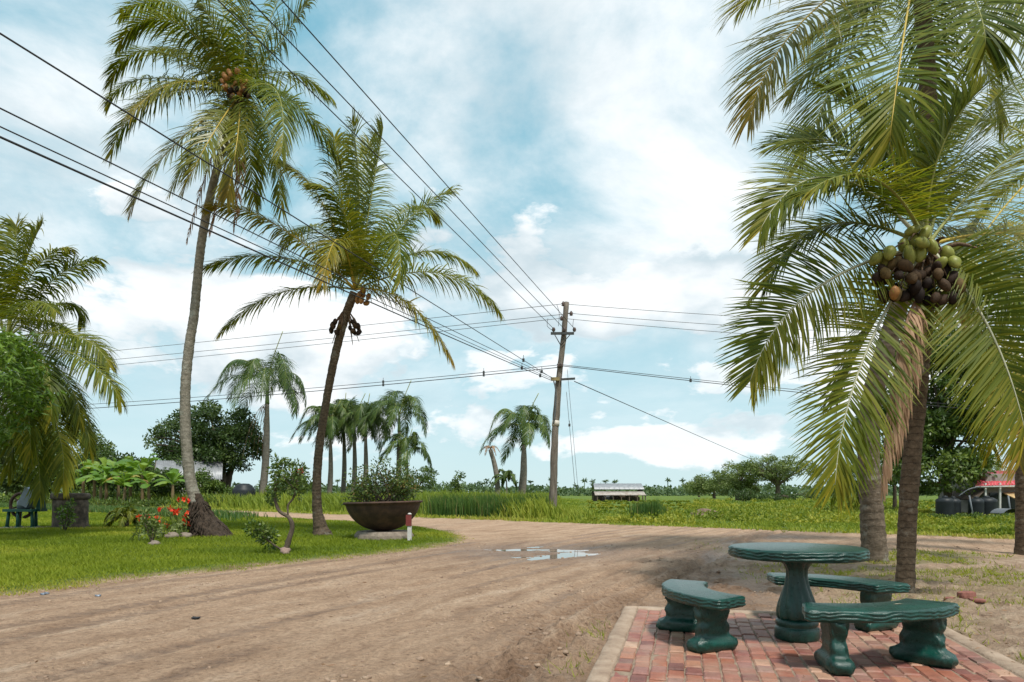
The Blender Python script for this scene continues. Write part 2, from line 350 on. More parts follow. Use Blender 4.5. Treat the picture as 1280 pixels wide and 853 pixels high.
def trk(x, y): return x-.33*y-.006*y*y
def puddle_h(x, y):
    g = np.exp(-(((x-.55)/1.5)**2+((y-14.9)/1.55)**2)**1.6)
    return g*(-.062+.14*(fbm(x*.8+.2*y, y*2.0-.3*x, 4, 77)-.38)) , g
def ground_h(x, y):
    ls = lawn_sd(x, y); fs = field_sd(x, y); vg = verge(x, y)
    dirt = (1-sstep(ls, -.1, .3))*(1-sstep(fs, -.2, .4))
    s = trk(x, y); near = np.exp(-np.maximum(y-10, 0)/12)
    h = dirt*(.028*(fbm(s*1.1, y*.13, 4, 3)-.5)*2+.022*near*(fbm(s*5, y*.35, 3, 4)-.5)+.028*near*(fbm(x*6, y*6, 4, 6)-.5))
    # deep tyre ruts with tread ridges beside the patio
    for s0, w, dp in ((-1.62, .15, .065), (-1.95, .12, .035), (-2.55, .12, .022), (-3.2, .14, .012), (-4.9, .16, .014), (-6.5, .18, .012), (-7.2, .2, .010)):
        q = (s-s0-.12*np.sin(y*.55+s0*3))/w
        rut = np.exp(-q**4)
        h = h-dirt*dp*rut*sstep(y, 2, 5)+dirt*dp*.45*np.exp(-(np.abs(q)-1.35)**2*5)
        if s0 > -2.5:
            tr = np.clip(np.sin((y+.35*np.abs(s-s0))*2*math.pi/.20)*2.0, -1, 1)
            h = h+dirt*dp*.75*rut*tr*sstep(fbm(s*.8+4, y*.5, 3, 41), .25, .45)*sstep(13-y, 0, 3)
    clod = sstep(fbm(x*9+2, y*9, 3, 52), .60, .74)*sstep(s, -2.9, -1.9)*sstep(fbm(x*.8, y*.8, 2, 55), .35, .6)
    h = h+dirt*near*clod*.045
    h = h+vg*(.06*(fbm(x*2.2, y*2.2, 4, 13)-.5)+.05*near*(fbm(x*8, y*8, 3, 14)-.5)+.02)
    ph, g = puddle_h(x, y); h = h*(1-g)+ph
    h = h+sstep(ls, 0, .5)*(.05+.05*(fbm(x*.8, y*.8, 3, 15)-.5))
    h = h+sstep(fs, 0, 1.5)*(.02+.22*(fbm(x*.22, y*.22, 3, 19)-.5))
    u, v = patio_uv(x, y)
    ins = sstep(u, -.12, .06)*sstep(PWID-u, -.12, .06)*sstep(v, -.12, .06)*sstep(PDEP-v, -.12, .06)
    h = h*(1-ins)-.045*ins
    return h
def axis_pts(segs):
    out = [segs[0][0]]
    for a, b, st in segs:
        n = max(1, int(round((b-a)/st))); out += list(np.linspace(a, b, n+1)[1:])
    return np.array(out)
def geo(a, b, n): return list(np.geomspace(a, b, n))
def build_ground():
    xp = axis_pts([(-9, -1.5, .06), (-1.5, 2.2, .03), (2.2, 9, .06)])
    xs = np.concatenate([-np.array(geo(9.1, 4000, 70))[::-1], xp, np.array(geo(9.1, 4000, 70))])
    yp = axis_pts([(-6, 3.6, .4), (3.6, 9.5, .03), (9.5, 18, .06), (18, 26, .12)])
    ys = np.concatenate([[-300, -60, -20], yp, np.array(geo(26.2, 6000, 110))])
    X, Y = np.meshgrid(xs, ys); Z = ground_h(X, Y)
    far = sstep(np.hypot(X, Y), 150, 400); Z = Z*(1-far)
    ls = lawn_sd(X, Y); fs = field_sd(X, Y); vg = verge(X, Y); ph, pg = puddle_h(X, Y)
    grass = np.maximum(sstep(ls+.35*(fbm(X*4, Y*4, 3, 61)-.5), -.12, .45), sstep(fs, -.1, .5))
    s = trk(X, Y)
    wet = np.clip(1.25*np.exp(-(np.maximum(np.hypot((X-.5)/2.3, (Y-14.8)/2.3), .0))**2) + .8*sstep(s, -3.1, -1.6)*sstep(s, .9, -.2)*(.3+.7*sstep(fbm(X*.9, Y*.5, 3, 66), .35, .65)), 0, 1)
    for s0, w in ((-1.62, .16), (-1.95, .14), (-2.55, .13), (-3.2, .15), (-4.9, .17), (-6.5, .2), (-7.2, .2), (-8.6, .2), (-4.0, .13), (-5.6, .12)):
        qq = (s-s0-.12*np.sin(Y*.55+s0*3))/w; wet = np.clip(wet+.85*np.exp(-np.abs(qq*1.25)**7)*(.15+.85*sstep(fbm(s*.7, Y*.3+s0, 3, 68), .36, .56))*(.7+.3*np.sin((Y+.3*np.abs(s-s0))*31))*sstep(60-Y, 0, 30), 0, 1)
    wet = wet*(1-sstep(lawn_sd(X, Y), -.3, .1))
    sparse = vg*sstep(fbm(X*.9+9, Y*1.3, 4, 71), .38, .62)*(.35+.65*sstep(Y, 8, 13))
    nx, ny = len(xs), len(ys); idx = np.arange(nx*ny).reshape(ny, nx)
    q = np.stack([idx[:-1, :-1].ravel(), idx[:-1, 1:].ravel(), idx[1:, 1:].ravel(), idx[1:, :-1].ravel()], 1)
    cx = (X[:-1, :-1]+X[1:, 1:]).ravel()/2; cy = (Y[:-1, :-1]+Y[1:, 1:]).ravel()/2
    isl = lawn_sd(cx, cy) > 0; isf = field_sd(cx, cy) > 0
    nr = (23.9-.9*cx-cy)/1.345
    isv = (~isl) & (~isf) & (cx-(2.2+.17*cy) > 0) & (nr > 0)
    V = np.stack([X, Y, Z], -1).reshape(-1, 3)
    A = {'grass': grass, 'wet': wet, 'sparse': sparse, 'verge': vg, 'trk': s}
    for name, msk in (('lawn', isl), ('field', isf), ('bare_verge', isv), ('dirt_road', ~(isl | isf | isv))):
        f = q[msk]; used, inv = np.unique(f, return_inverse=True)
        mb = MB(); mb.add(V[used], inv.reshape(-1, 4)); me = mb.mesh(name, M['ground'])
        for k, a in A.items():
            at = me.attributes.new(k, 'FLOAT', 'POINT'); at.data.foreach_set('value', a.ravel()[used].astype(np.float32))
        tag(link(name, me), kind='structure')
def ground_mat():
    m, nt, N, L, bs = mat_new('earth_and_grass')
    geo_ = N.new('ShaderNodeNewGeometry'); pos = geo_.outputs['Position']
    comb = N.new('ShaderNodeCombineXYZ'); sp = N.new('ShaderNodeSeparateXYZ'); L.new(pos, sp.inputs[0])
    wq = N.new('ShaderNodeMath'); wq.operation = 'MULTIPLY_ADD'; wq.inputs[1].default_value = .9; L.new(noise_n(N, L, .9, 4, .6, pos), wq.inputs[0]); L.new(attr(N, 'trk').outputs['Fac'], wq.inputs[2]); L.new(wq.outputs[0], comb.inputs[0]); L.new(sp.outputs[1], comb.inputs[1])
    streak = noise_n(N, L, 1.0, 7, .62, comb.outputs[0], (2.8, .5, 1))
    fine = noise_n(N, L, 24, 6, .7, pos); mid = noise_n(N, L, 1.7, 6, .6, pos); grit = noise_n(N, L, 90, 3, .7, pos)
    d = cramp(N, L, streak, [(.33, (.27, .165, .10)), (.46, (.42, .275, .178)), (.56, (.51, .35, .235)), (.70, (.62, .465, .34))])
    d = mixc(N, L, .38, d, cramp(N, L, mid, [(.3, (.35, .225, .145)), (.7, (.54, .38, .26))]))
    blot = noise_n(N, L, 7, 6, .72, pos)
    d = mixc(N, L, .85, d, cramp(N, L, fine, [(.32, (.55, .52, .50)), (.5, (1, 1, 1)), (.68, (1.22, 1.22, 1.22))]), 'MULTIPLY')
    d = mixc(N, L, .7, d, cramp(N, L, blot, [(.30, (.62, .58, .55)), (.48, (1, 1, 1)), (.7, (1.15, 1.15, 1.15))]), 'MULTIPLY')
    d = mixc(N, L, .8, d, cramp(N, L, grit, [(.30, (.6, .58, .56)), (.42, (1, 1, 1)), (.68, (1, 1, 1)), (.8, (1.3, 1.3, 1.3))]), 'MULTIPLY')
    wetn = attr(N, 'wet').outputs['Fac']
    d = mixc(N, L, wetn, d, mixc(N, L, 1.0, d, (.58, .54, .52), 'MULTIPLY'))
    vg = attr(N, 'verge').outputs['Fac']
    sand = cramp(N, L, noise_n(N, L, 3.1, 7, .65, pos), [(.28, (.25, .165, .11)), (.5, (.44, .31, .215)), (.72, (.58, .45, .33))])
    sand = mixc(N, L, .6, sand, cramp(N, L, fine, [(.3, (.55, .53, .5)), (.62, (1.1, 1.1, 1.1))]), 'MULTIPLY')
    d = mixc(N, L, vg, d, sand)
    g = cramp(N, L, noise_n(N, L, .55, 7, .65, pos), [(.25, (.055, .095, .012)), (.5, (.10, .16, .016)), (.68, (.17, .20, .03)), (.82, (.26, .22, .06))])
    g = mixc(N, L, .7, g, cramp(N, L, fine, [(.3, (.5, .5, .5)), (.65, (1.15, 1.15, 1.15))]), 'MULTIPLY')
    c = mixc(N, L, attr(N, 'grass').outputs['Fac'], d, g)
    mm = N.new('ShaderNodeMath'); mm.operation = 'MULTIPLY'; mm.inputs[1].default_value = .55; L.new(attr(N, 'sparse').outputs['Fac'], mm.inputs[0])
    c = mixc(N, L, mm.outputs[0], c, (.13, .15, .03))
    L.new(c, bs.inputs['Base Color']); bs.inputs['Specular IOR Level'].default_value = .25
    rr = N.new('ShaderNodeMapRange'); rr.inputs[3].default_value = .95; rr.inputs[4].default_value = .42; L.new(wetn, rr.inputs[0]); L.new(rr.outputs[0], bs.inputs['Roughness'])
    ad = N.new('ShaderNodeMath'); ad.operation = 'MULTIPLY_ADD'; L.new(grit, ad.inputs[0]); ad.inputs[1].default_value = .35; L.new(fine, ad.inputs[2])
    bump(N, L, bs, ad.outputs[0], 1.0, .06); return m
M['ground'] = ground_mat()
build_ground()
def build_puddle():
    m, nt, N, L, bs = mat_new('muddy_water'); bs.inputs['Base Color'].default_value = (.20, .15, .11, 1); bs.inputs['Roughness'].default_value = .03
    bs.inputs['IOR'].default_value = 1.33; bs.inputs['Specular IOR Level'].default_value = .9
    bump(N, L, bs, noise_n(N, L, 6, 2, .5), .03, .01)
    mb = MB(); n = 48; th = np.arange(n)*2*math.pi/n
    V = np.stack([.55+2.0*np.cos(th), 14.9+2.0*np.sin(th), np.full(n, -.030)], -1)
    mb.add(V, np.array([np.arange(n)])); tag(link('puddle', mb.mesh('puddle', m)), kind='structure')
build_puddle()
# ------------------------------------------------------------------ brick patio
def build_patio():
    rng = np.random.default_rng(3)
    ang = math.atan2(PU[1], PU[0]); mc = noisy('weathered_concrete', (.22, .15, .105), (.43, .33, .25), 5, .9, .8, .02, mid=(.34, .25, .18))
    mm = noisy('mossy_mortar', (.17, .12, .085), (.33, .25, .18), 12, .95, .6, .02)
    m, nt, N, L, bs = mat_new('clay_brick'); oi = N.new('ShaderNodeObjectInfo')
    c = cramp(N, L, oi.outputs['Random'], [(0, (.15, .065, .052)), (.2, (.24, .085, .065)), (.4, (.31, .11, .062)), (.6, (.28, .13, .105)), (.8, (.34, .15, .09)), (.93, (.40, .20, .125)), (1, (.44, .28, .19))])
    geo_ = N.new('ShaderNodeNewGeometry')
    n1 = noise_n(N, L, 9, 6, .7, geo_.outputs['Position']); n2 = noise_n(N, L, 60, 4, .7, geo_.outputs['Position'])
    c = mixc(N, L, .85, c, cramp(N, L, n1, [(.3, (.62, .60, .60)), (.5, (1, 1, 1)), (.72, (1.25, 1.3, 1.35))]), 'MULTIPLY')
    c = mixc(N, L, .6, c, cramp(N, L, n2, [(.3, (.7, .7, .7)), (.7, (1.12, 1.12, 1.12))]), 'MULTIPLY')
    dn = noise_n(N, L, 2.3, 7, .7, geo_.outputs['Position']); dm = N.new('ShaderNodeMapRange'); dm.inputs[1].default_value = .46; dm.inputs[2].default_value = .72; dm.inputs[4].default_value = .62; L.new(dn, dm.inputs[0])
    c = mixc(N, L, dm.outputs[0], c, (.34, .25, .18))
    L.new(c, bs.inputs['Base Color']); bs.inputs['Roughness'].default_value = .55; bs.inputs['Specular IOR Level'].default_value = .35
    bump(N, L, bs, n2, .35, .01)
    root = bpy.data.objects.new('brick_patio', None); sc.collection.objects.link(root); root['kind'] = 'structure'
    root.location = (PC[0], PC[1], 0)
    def pw(u, v, z): return np.array((*(PC+PU*u+PV*v), z))
    mb = MB(); box(mb, pw(PWID/2, PDEP/2, -.031), (PWID-.06, PDEP-.06, .12), ang); part('mortar_bed', mb, mm, root, False)
    bw = .15
    def border(u0, v0, u1, v1, k):
        # irregular long concrete strip
        mb = MB(); n = 40; t = np.linspace(0, 1, n)
        along = np.array((u1-u0, v1-v0)); ln = np.hypot(*along); a = along/ln; s = np.array((-a[1], a[0])); rows = []
        for i, tt in enumerate(t):
            p = np.array((u0, v0))+along*tt; j = lambda q: .018*(vnoise(tt*ln*4+k*9, q*3.3, 5)-.5)
            prof = [(-bw/2+j(1), -.1), (-bw/2+j(1), .028+j(2)*.5), (-bw/2+.014+j(1), .043+j(3)*.5), (0, .046+j(7)*.5), (bw/2-.014+j(4), .042+j(5)*.5), (bw/2+j(4), .026), (bw/2+j(4), -.1)]
            rows.append([pw(*(p+s*x), z) for x, z in prof])
        V = np.array(rows); m_ = V.shape[1]; i = np.arange(n-1)[:, None]*m_; j = np.arange(m_-1)[None]
        q = np.stack([(i+j).ravel(), (i+j+1).ravel(), (i+m_+j+1).ravel(), (i+m_+j).ravel()], 1)
        mb.add(V.reshape(-1, 3), [q, np.array([np.arange(m_)]), np.array([np.arange(m_)+(n-1)*m_])]); part('border', mb, mc, root)
    border(bw/2, .004, bw/2, PDEP, 1); border(PWID-bw/2, .004, PWID-bw/2, PDEP, 2); border(bw+.003, bw/2, PWID-bw-.003, bw/2, 3)
    # bricks
    protos = []
    BU, BV = .119, .182
    for k in range(10):
        mb = MB(); x, y, z = (BU-.010)/2, (BV-.010)/2, .03; j = lambda s=.004: rng.uniform(-s, s)
        bot = [(-x, -y, -z), (x, -y, -z), (x, y, -z), (-x, y, -z)]; md = [(-x+j(), -y+j(), z-.010), (x+j(), -y+j(), z-.010), (x+j(), y+j(), z-.010), (-x+j(), y+j(), z-.010)]
        b = .009; tp = [(-x+b+j(), -y+b+j(), z+j(.002)), (x-b+j(), -y+b+j(), z+j(.002)), (x-b+j(), y-b+j(), z+j(.002)), (-x+b+j(), y-b+j(), z+j(.002))]
        V = np.array(bot+md+tp); f = []
        for a in (0, 4):
            for i in range(4): f.append((a+i, a+(i+1) % 4, a+4+(i+1) % 4, a+4+i))
        f.append((8, 9, 10, 11)); mb.add(V, np.array(f)); protos.append(mb.mesh('brick', m, smooth=False))
    lst = []
    u = bw+BU/2+.004; col = 0
    while u < PWID-bw-BU/2+.03:
        v = bw+BV/2+.004-(BV/2 if col % 2 else 0)
        while v < PDEP-.05:
            if v > bw+.03:
                p = pw(u, v, .012); px = 640+p[0]/p[1]*F; py = HOR+(H-.03)/p[1]*F
                lst.append((p, (-40 < px < 1310) and py < 875, p[1], col))
            v += BV
        u += BU; col += 1
    lst.sort(key=lambda e: (not e[1], e[2])); rest = MB()
    for k, (p, vis, d, col) in enumerate(lst):
        me = protos[int(rng.integers(10))]; dz = .004*rng.normal()-.003; rz = ang+rng.normal()*.012
        if k < 300:
            o = link('brick', me, root); o.location = (p[0]-PC[0]+rng.normal()*.002, p[1]-PC[1]+rng.normal()*.002, p[2]+dz)
            o.rotation_euler = (rng.normal()*.014, rng.normal()*.012, rz)
        else:
            co = np.empty(len(me.vertices)*3); me.vertices.foreach_get('co', co); co = co.reshape(-1, 3)
            c, s = math.cos(rz), math.sin(rz); co = np.stack([co[:, 0]*c-co[:, 1]*s, co[:, 0]*s+co[:, 1]*c, co[:, 2]], -1)+p+(0, 0, dz)
            rest.add(co, np.array([tuple(pl.vertices) for pl in me.polygons]))
    if rest.n: o = part('brick_rows', rest, m, root, False); o['kind'] = 'stuff'
build_patio()
# ------------------------------------------------------------------ table and curved benches
def green_paint():
    m, nt, N, L, bs = mat_new('green_gloss_paint')
    n = noise_n(N, L, 6, 7, .7); n2 = noise_n(N, L, 32, 8, .75)
    c = cramp(N, L, n, [(.25, (.001, .020, .014)), (.55, (.002, .046, .033)), (.8, (.005, .085, .064))])
    c = mixc(N, L, .5, c, cramp(N, L, n2, [(.35, (.6, .6, .6)), (.7, (1.2, 1.2, 1.2))]), 'MULTIPLY')
    wn = noise_n(N, L, 11, 8, .75); wm = N.new('ShaderNodeMapRange'); wm.inputs[1].default_value = .60; wm.inputs[2].default_value = .68; wm.inputs[4].default_value = .5; L.new(wn, wm.inputs[0])
    c = mixc(N, L, wm.outputs[0], c, (.05, .085, .065))
    L.new(c, bs.inputs['Base Color'])
    r = N.new('ShaderNodeMapRange'); r.inputs[3].default_value = .13; r.inputs[4].default_value = .48; L.new(n2, r.inputs[0]); L.new(r.outputs[0], bs.inputs['Roughness'])
    bs.inputs['Specular IOR Level'].default_value = .5
    bump(N, L, bs, n2, .5, .010); return m
M['green'] = green_paint()
def rough_slab(mb, pts, z0, z1, seed, smooth_in=.0, edge=.010):
    """slab with a bark-like edge round a closed outline (counter-clockwise)"""
    P = np.asarray(pts, float); n = len(P); T = nz(np.roll(P, -1, 0)-np.roll(P, 1, 0)); Nn = np.stack([T[:, 1], -T[:, 0]], 1)
    arc = np.concatenate(([0], np.cumsum(np.linalg.norm(np.diff(P, axis=0), axis=1))))
    th = z1-z0; lev = np.linspace(0, 1, 13); rings = []
    for k, l in enumerate(lev):
        z = z0+th*l; off = -.014*abs(2*l-1)**5.0
        wv = vnoise(arc*16+seed, np.full(n, l*6.0)+1.3*vnoise(arc*7, np.zeros(n), seed+3), seed)
        rid = np.abs(np.sin((l*3.2+1.0*vnoise(arc*11, np.zeros(n)+.5, seed+8)+.5*vnoise(arc*27, np.zeros(n), seed+1))*math.pi))
        o = off+(edge*(rid-.5)*1.4+edge*.9*(wv-.5))*(1 if 0 < k < 12 else .25)
        rings.append(np.concatenate([P+Nn*np.broadcast_to(o, (n,))[:, None], np.full((n, 1), z)], 1))
    rings.append(np.concatenate([P-Nn*.02, np.full((n, 1), z1+.002)], 1))
    V = np.concatenate(rings); m = len(rings); i = np.arange(m-1)[:, None]*n; j = np.arange(n)[None]; k = (j+1) % n
    q = np.stack([(i+j).ravel(), (i+k).ravel(), (i+n+k).ravel(), (i+n+j).ravel()], 1)
    mb.add(V, [q, np.array([np.arange(n)[::-1]]), np.array([np.arange(n)+(m-1)*n])])
TC = np.array(((996-640)/F*5.70, 5.70, 0.0)); PZ = .038
def build_table():
    root = thing('picnic_table', (TC[0], TC[1], PZ), 'round dark green concrete table with rough bark edge and fluted pedestal on brick patio', 'table')
    mb = MB(); th = np.arange(220)*2*math.pi/220; r = .54*(1+.008*np.sin(5*th+1))
    rough_slab(mb, np.stack([TC[0]+r*np.cos(th), TC[1]+r*np.sin(th)], 1), PZ+.68, PZ+.765, 5, edge=.009); part('table_top', mb, M['green'], root)
    mb = MB()
    prof = [(.168, 0), (.176, .015), (.176, .085), (.170, .098), (.160, .103), (.158, .112), (.168, .125), (.168, .15), (.155, .165), (.140, .172)]
    lathe(mb, (TC[0], TC[1], PZ), prof, 40); part('base', mb, M['green'], root)
    mb = MB(); zz = np.linspace(.168, .684, 34)
    rr = np.interp(zz, [.168, .19, .24, .30, .37, .45, .53, .58, .62, .655, .684], [.146, .156, .155, .142, .120, .096, .082, .084, .102, .138, .178])
    lathe(mb, (TC[0], TC[1], PZ), np.stack([rr, zz], 1), 72, mod=lambda r, t, z: r*(1+.12*np.abs(np.sin(5*(t+1.5*(z-.2))))**.7-.07)); part('pedestal', mb, M['green'], root)
def bench_leg(mb, c, rad, seed):
    """c centre, rad radial unit vector; rock-textured leg with log-like foot"""
    tan = np.array((-rad[1], rad[0]))
    zs = np.linspace(0, .355, 26); w = np.interp(zs, [0, .02, .055, .09, .105, .13, .19, .235, .26, .30, .355], [.36, .405, .415, .39, .31, .29, .28, .25, .275, .295, .28])
    t = np.interp(zs, [0, .02, .055, .09, .105, .13, .19, .235, .26, .30, .355], [.13, .165, .178, .16, .118, .108, .105, .098, .112, .125, .125])
    n = 44; th = np.arange(n)*2*math.pi/n; rings = []
    for z, ww, tt in zip(zs, w, t):
        ce = np.abs(np.cos(th))**.42*np.sign(np.cos(th)); se = np.abs(np.sin(th))**.42*np.sign(np.sin(th))
        d = 1+.17*(fbm(np.cos(th)*3+seed*3, np.sin(th)*3+z*22, 4, seed)-.5)*2+.035*np.sin(z*70+4*vnoise(np.cos(th)*2+seed, np.sin(th)*2, seed))*(z > .10)
        rings.append(np.stack([c[0]+rad[0]*ce*ww/2*d+tan[0]*se*tt/2*d, c[1]+rad[1]*ce*ww/2*d+tan[1]*se*tt/2*d, np.full(n, c[2]+z)], 1))
    V = np.concatenate(rings); m = len(rings); i = np.arange(m-1)[:, None]*n; j = np.arange(n)[None]; k = (j+1) % n
    mb.add(V, [np.stack([(i+j).ravel(), (i+k).ravel(), (i+n+k).ravel(), (i+n+j).ravel()], 1), np.array([np.arange(n)[::-1]]), np.array([np.arange(n)+(m-1)*n])])
def build_bench(a0, span, r0, r1, label, seed):
    a0, span = R(a0), R(span); c = TC[:2]+np.array((math.cos(a0), math.sin(a0)))*(r0+r1)/2
    root = thing('curved_bench', (c[0], c[1], PZ), label, 'bench', 'curved benches round the table')
    cr = .035; A0, A1 = a0-span/2, a0+span/2; q = np.linspace(0, math.pi/2, 7)
    pl = [(r1, t) for t in np.linspace(A0+cr/r1, A1-cr/r1, 90)] + [(r1-cr+cr*math.cos(x), A1-cr/r1+cr/r1*math.sin(x)) for x in q[1:]]
    pl += [(r, A1) for r in np.linspace(r1-cr, r0+cr, 24)[1:-1]] + [(r0+cr-cr*math.sin(x), A1-cr/r0+cr/r0*math.cos(x)) for x in q]
    pl += [(r0, t) for t in np.linspace(A1-cr/r0, A0+cr/r0, 64)[1:-1]] + [(r0+cr-cr*math.cos(x), A0+cr/r0-cr/r0*math.sin(x)) for x in q]
    pl += [(r, A0) for r in np.linspace(r0+cr, r1-cr, 24)[1:-1]] + [(r1-cr+cr*math.sin(x), A0+cr/r1-cr/r1*math.cos(x)) for x in q[:-1]]
    pts = np.array([(TC[0]+r*math.cos(t), TC[1]+r*math.sin(t)) for r, t in pl])
    mb = MB(); rough_slab(mb, pts, PZ+.345, PZ+.425, seed, edge=.008); part('seat', mb, M['green'], root)
    for s in (-1, 1):
        a = a0+s*span*.33; rad = np.array((math.cos(a), math.sin(a))); mb = MB()
        bench_leg(mb, np.array((*(TC[:2]+rad*((r0+r1)/2+.01)), PZ)), rad, seed+s+3); part('leg', mb, M['green'], root)
build_table()
build_bench(183, 72, .74, 1.10, 'curved green concrete bench standing beside the dirt driveway edge of the patio', 21)
build_bench(47, 70, .76, 1.12, 'curved green concrete bench between the round table and the coconut trunk', 31)
build_bench(-77, 66, .80, 1.16, 'curved green concrete bench with a small pale mark on its seat', 41)
def bench_mark():
    c = np.array(((1123-640)/F*4.83, 4.83, PZ+.429)); mb = MB(); V = np.array([(-.035, 0, 0), (-.01, .008, .003), (.04, .004, .002), (-.005, -.008, .003)])
    mb.add(np.concatenate([V+c, V+c-UP*.002]), np.array([(0, 3, 2, 1), (4, 5, 6, 7)])); single('fallen_leaf', mb, flat_mat('dry_straw', (.5, .42, .3), .8), c, 'tiny pale dry leaf lying on the bench seat', 'leaf')
bench_mark()
# ------------------------------------------------------------------ palms
def frond_mesh(P, n, L, w, droop, vee, rng, segs=4, t0=.14, miss=.03, wind=(0, 0, 0), fwd=(62, 22), side_len=(1, 1), face=0):
    """leaflets along a rib P (k,3) -> MB"""
    P = np.asarray(P, float); s = np.linspace(0, 1, len(P)); T = nz(np.gradient(P, axis=0)); mb = MB()
    for sd in (-1, 1):
        u = np.linspace(0, 1, n)+rng.normal(size=n)*.3/n; u = np.clip(u, 0, 1); keep = rng.random(n) > miss; u = u[keep]; k = len(u)
        t = t0+(1-t0)*u
        B = np.stack([np.interp(t, s, P[:, i]) for i in range(3)], 1); TT = nz(np.stack([np.interp(t, s, T[:, i]) for i in range(3)], 1))
        S = np.cross(TT, UP); ln = np.linalg.norm(S, axis=1, keepdims=True)
        S = np.where(ln > .15, S/np.maximum(ln, 1e-6), nz(np.cross(T[len(T)//4], UP)+1e-6)); Nn = nz(np.cross(S, TT))
        if face: ro = math.radians(face)*np.sign(S[k//2, 1]+1e-6); S, Nn = S*math.cos(ro)+Nn*math.sin(ro), Nn*math.cos(ro)-S*math.sin(ro)
        a = np.radians(fwd[0]+(fwd[1]-fwd[0])*u**1.3+rng.normal(size=k)*4)[:, None]
        ll = L*side_len[0 if sd < 0 else 1]*(.30+.70*np.sin(math.pi*np.clip(.16+.80*u, 0, 1))**.8)*(1+.07*rng.normal(size=k))
        ve = (vee+rng.normal(size=k)*.12)[:, None]
        d = np.cos(a)*TT+np.sin(a)*(sd*S*np.cos(ve)+Nn*np.sin(ve))
        p = B.copy(); rows = []; hw = np.interp(np.arange(segs+1)/segs, [0, .15, .5, .85, 1], [.5, 1, .9, .45, .04])*w
        dr = droop*(1+.25*rng.normal(size=k))[:, None]; jit = rng.normal(size=(k, 3))*.05
        for q in range(segs+1):
            wv = nz(TT-(TT*d).sum(1, keepdims=True)*d); rows.append(np.stack([p-wv*hw[q], p+wv*hw[q]], 1))
            d = nz(d+jit/segs*2+(np.asarray(wind)-UP*dr*(.6+.8*q/segs))/segs*1.8); p = p+d*(ll/segs)[:, None]
        V = np.stack(rows, 1)                       # k, segs+1, 2, 3
        m = (segs+1)*2; b = (np.arange(k)*m)[:, None]; f = []
        for q in range(segs): f.append(b+np.array([q*2, q*2+1, q*2+3, q*2+2])[None])
        rn = np.clip(rng.random(k)*.7+.15+.15*rng.normal(), 0, 1)
        mb.add(V.reshape(-1, 3), np.concatenate(f), rnd=np.repeat(rn, m), tt=np.repeat(t, m))
    return mb
def qbez(p0, pm, p2, n=36):
    p0, pm, p2 = map(lambda q: np.asarray(q, float), (p0, pm, p2)); c = 2*pm-.5*(p0+p2); t = np.linspace(0, 1, n)[:, None]
    return (1-t)**2*p0+2*t*(1-t)*c+t*t*p2
def add_frond(root, P, rng, kind='frond', rib='rib', n=80, L=.85, w=.022, droop=.55, vee=.25, rr=.032, **kw):
    mb = frond_mesh(P, n, L, w, droop, vee, rng, **kw); f = part('frond', mb, M[kind], root)
    mb = MB(); t = np.linspace(0, 1, len(P)); tube(mb, P, rr*np.interp(t, [0, .08, .3, 1], [1.25, .8, .55, .12]), 5, tt=t); part('midrib', mb, M[rib], f)
    return f
def palm_trunk(root, pts, rads, mat, ring=.10, n=16, saw=.05, name='trunk', jit=.05):
    P = spline(pts, .035); s = np.concatenate(([0], np.cumsum(np.linalg.norm(np.diff(P, axis=0), axis=1))))
    r = np.interp(s, [a for a, b in rads], [b for a, b in rads]); fr = (s/ring+.35*np.sin(s*3.1)) % 1
    mb = MB(); tube(mb, P, r*(1-saw*fr), n, jitter=jit, seed=3); return part(name, mb, M[mat], root), P, s
def nut_mesh(mat, name='coconut'):
    mb = MB(); n, m = 8, 6
    prof = [(.02, -1.0), (.55, -.78), (.95, -.25), (.98, .2), (.68, .72), (.2, .97)]
    lathe(mb, (0, 0, 0), [(r*.085, z*.115) for r, z in prof], n, mod=lambda r, t, z: r*(1+.06*np.cos(3*t))); return mb.mesh(name, M[mat])
NUTS = {}
def nuts(root, spots, mat, rng, size=1.0):
    if mat not in NUTS: NUTS[mat] = nut_mesh(mat)
    for p in spots:
        o = link('coconut', NUTS[mat], root); o.location = tuple(np.asarray(p)-np.array(root.location)); k = size*rng.uniform(.85, 1.12)
        o.scale = (k*rng.uniform(.85, 1.05), k*rng.uniform(.85, 1.05), k*rng.uniform(.9, 1.2)); o.rotation_euler = (rng.normal()*.5, rng.normal()*.5, rng.random()*6)
def cluster(c, r, n, rng, mind=.15):
    out = []
    for _ in range(4000):
        d = nz(rng.normal(size=3))*rng.uniform(.75, 1.0)*np.asarray(r); p = np.asarray(c)+d
        if all(np.linalg.norm(p-q) > mind for q in out): out.append(p)
        if len(out) >= n: break
    return out
def ribs_from(crown, Y0, spec):
    """spec rows: mid (px,py,dy) tip (px,py,dy): rib through three points in space"""
    for (mx, my, md), (tx, ty, td), opt in spec: yield qbez(crown, W(mx, my, Y0+md), W(tx, ty, Y0+td)), opt
Yl = {'yellow': dict(kind='frond_yellow', rib='rib_yellow')}
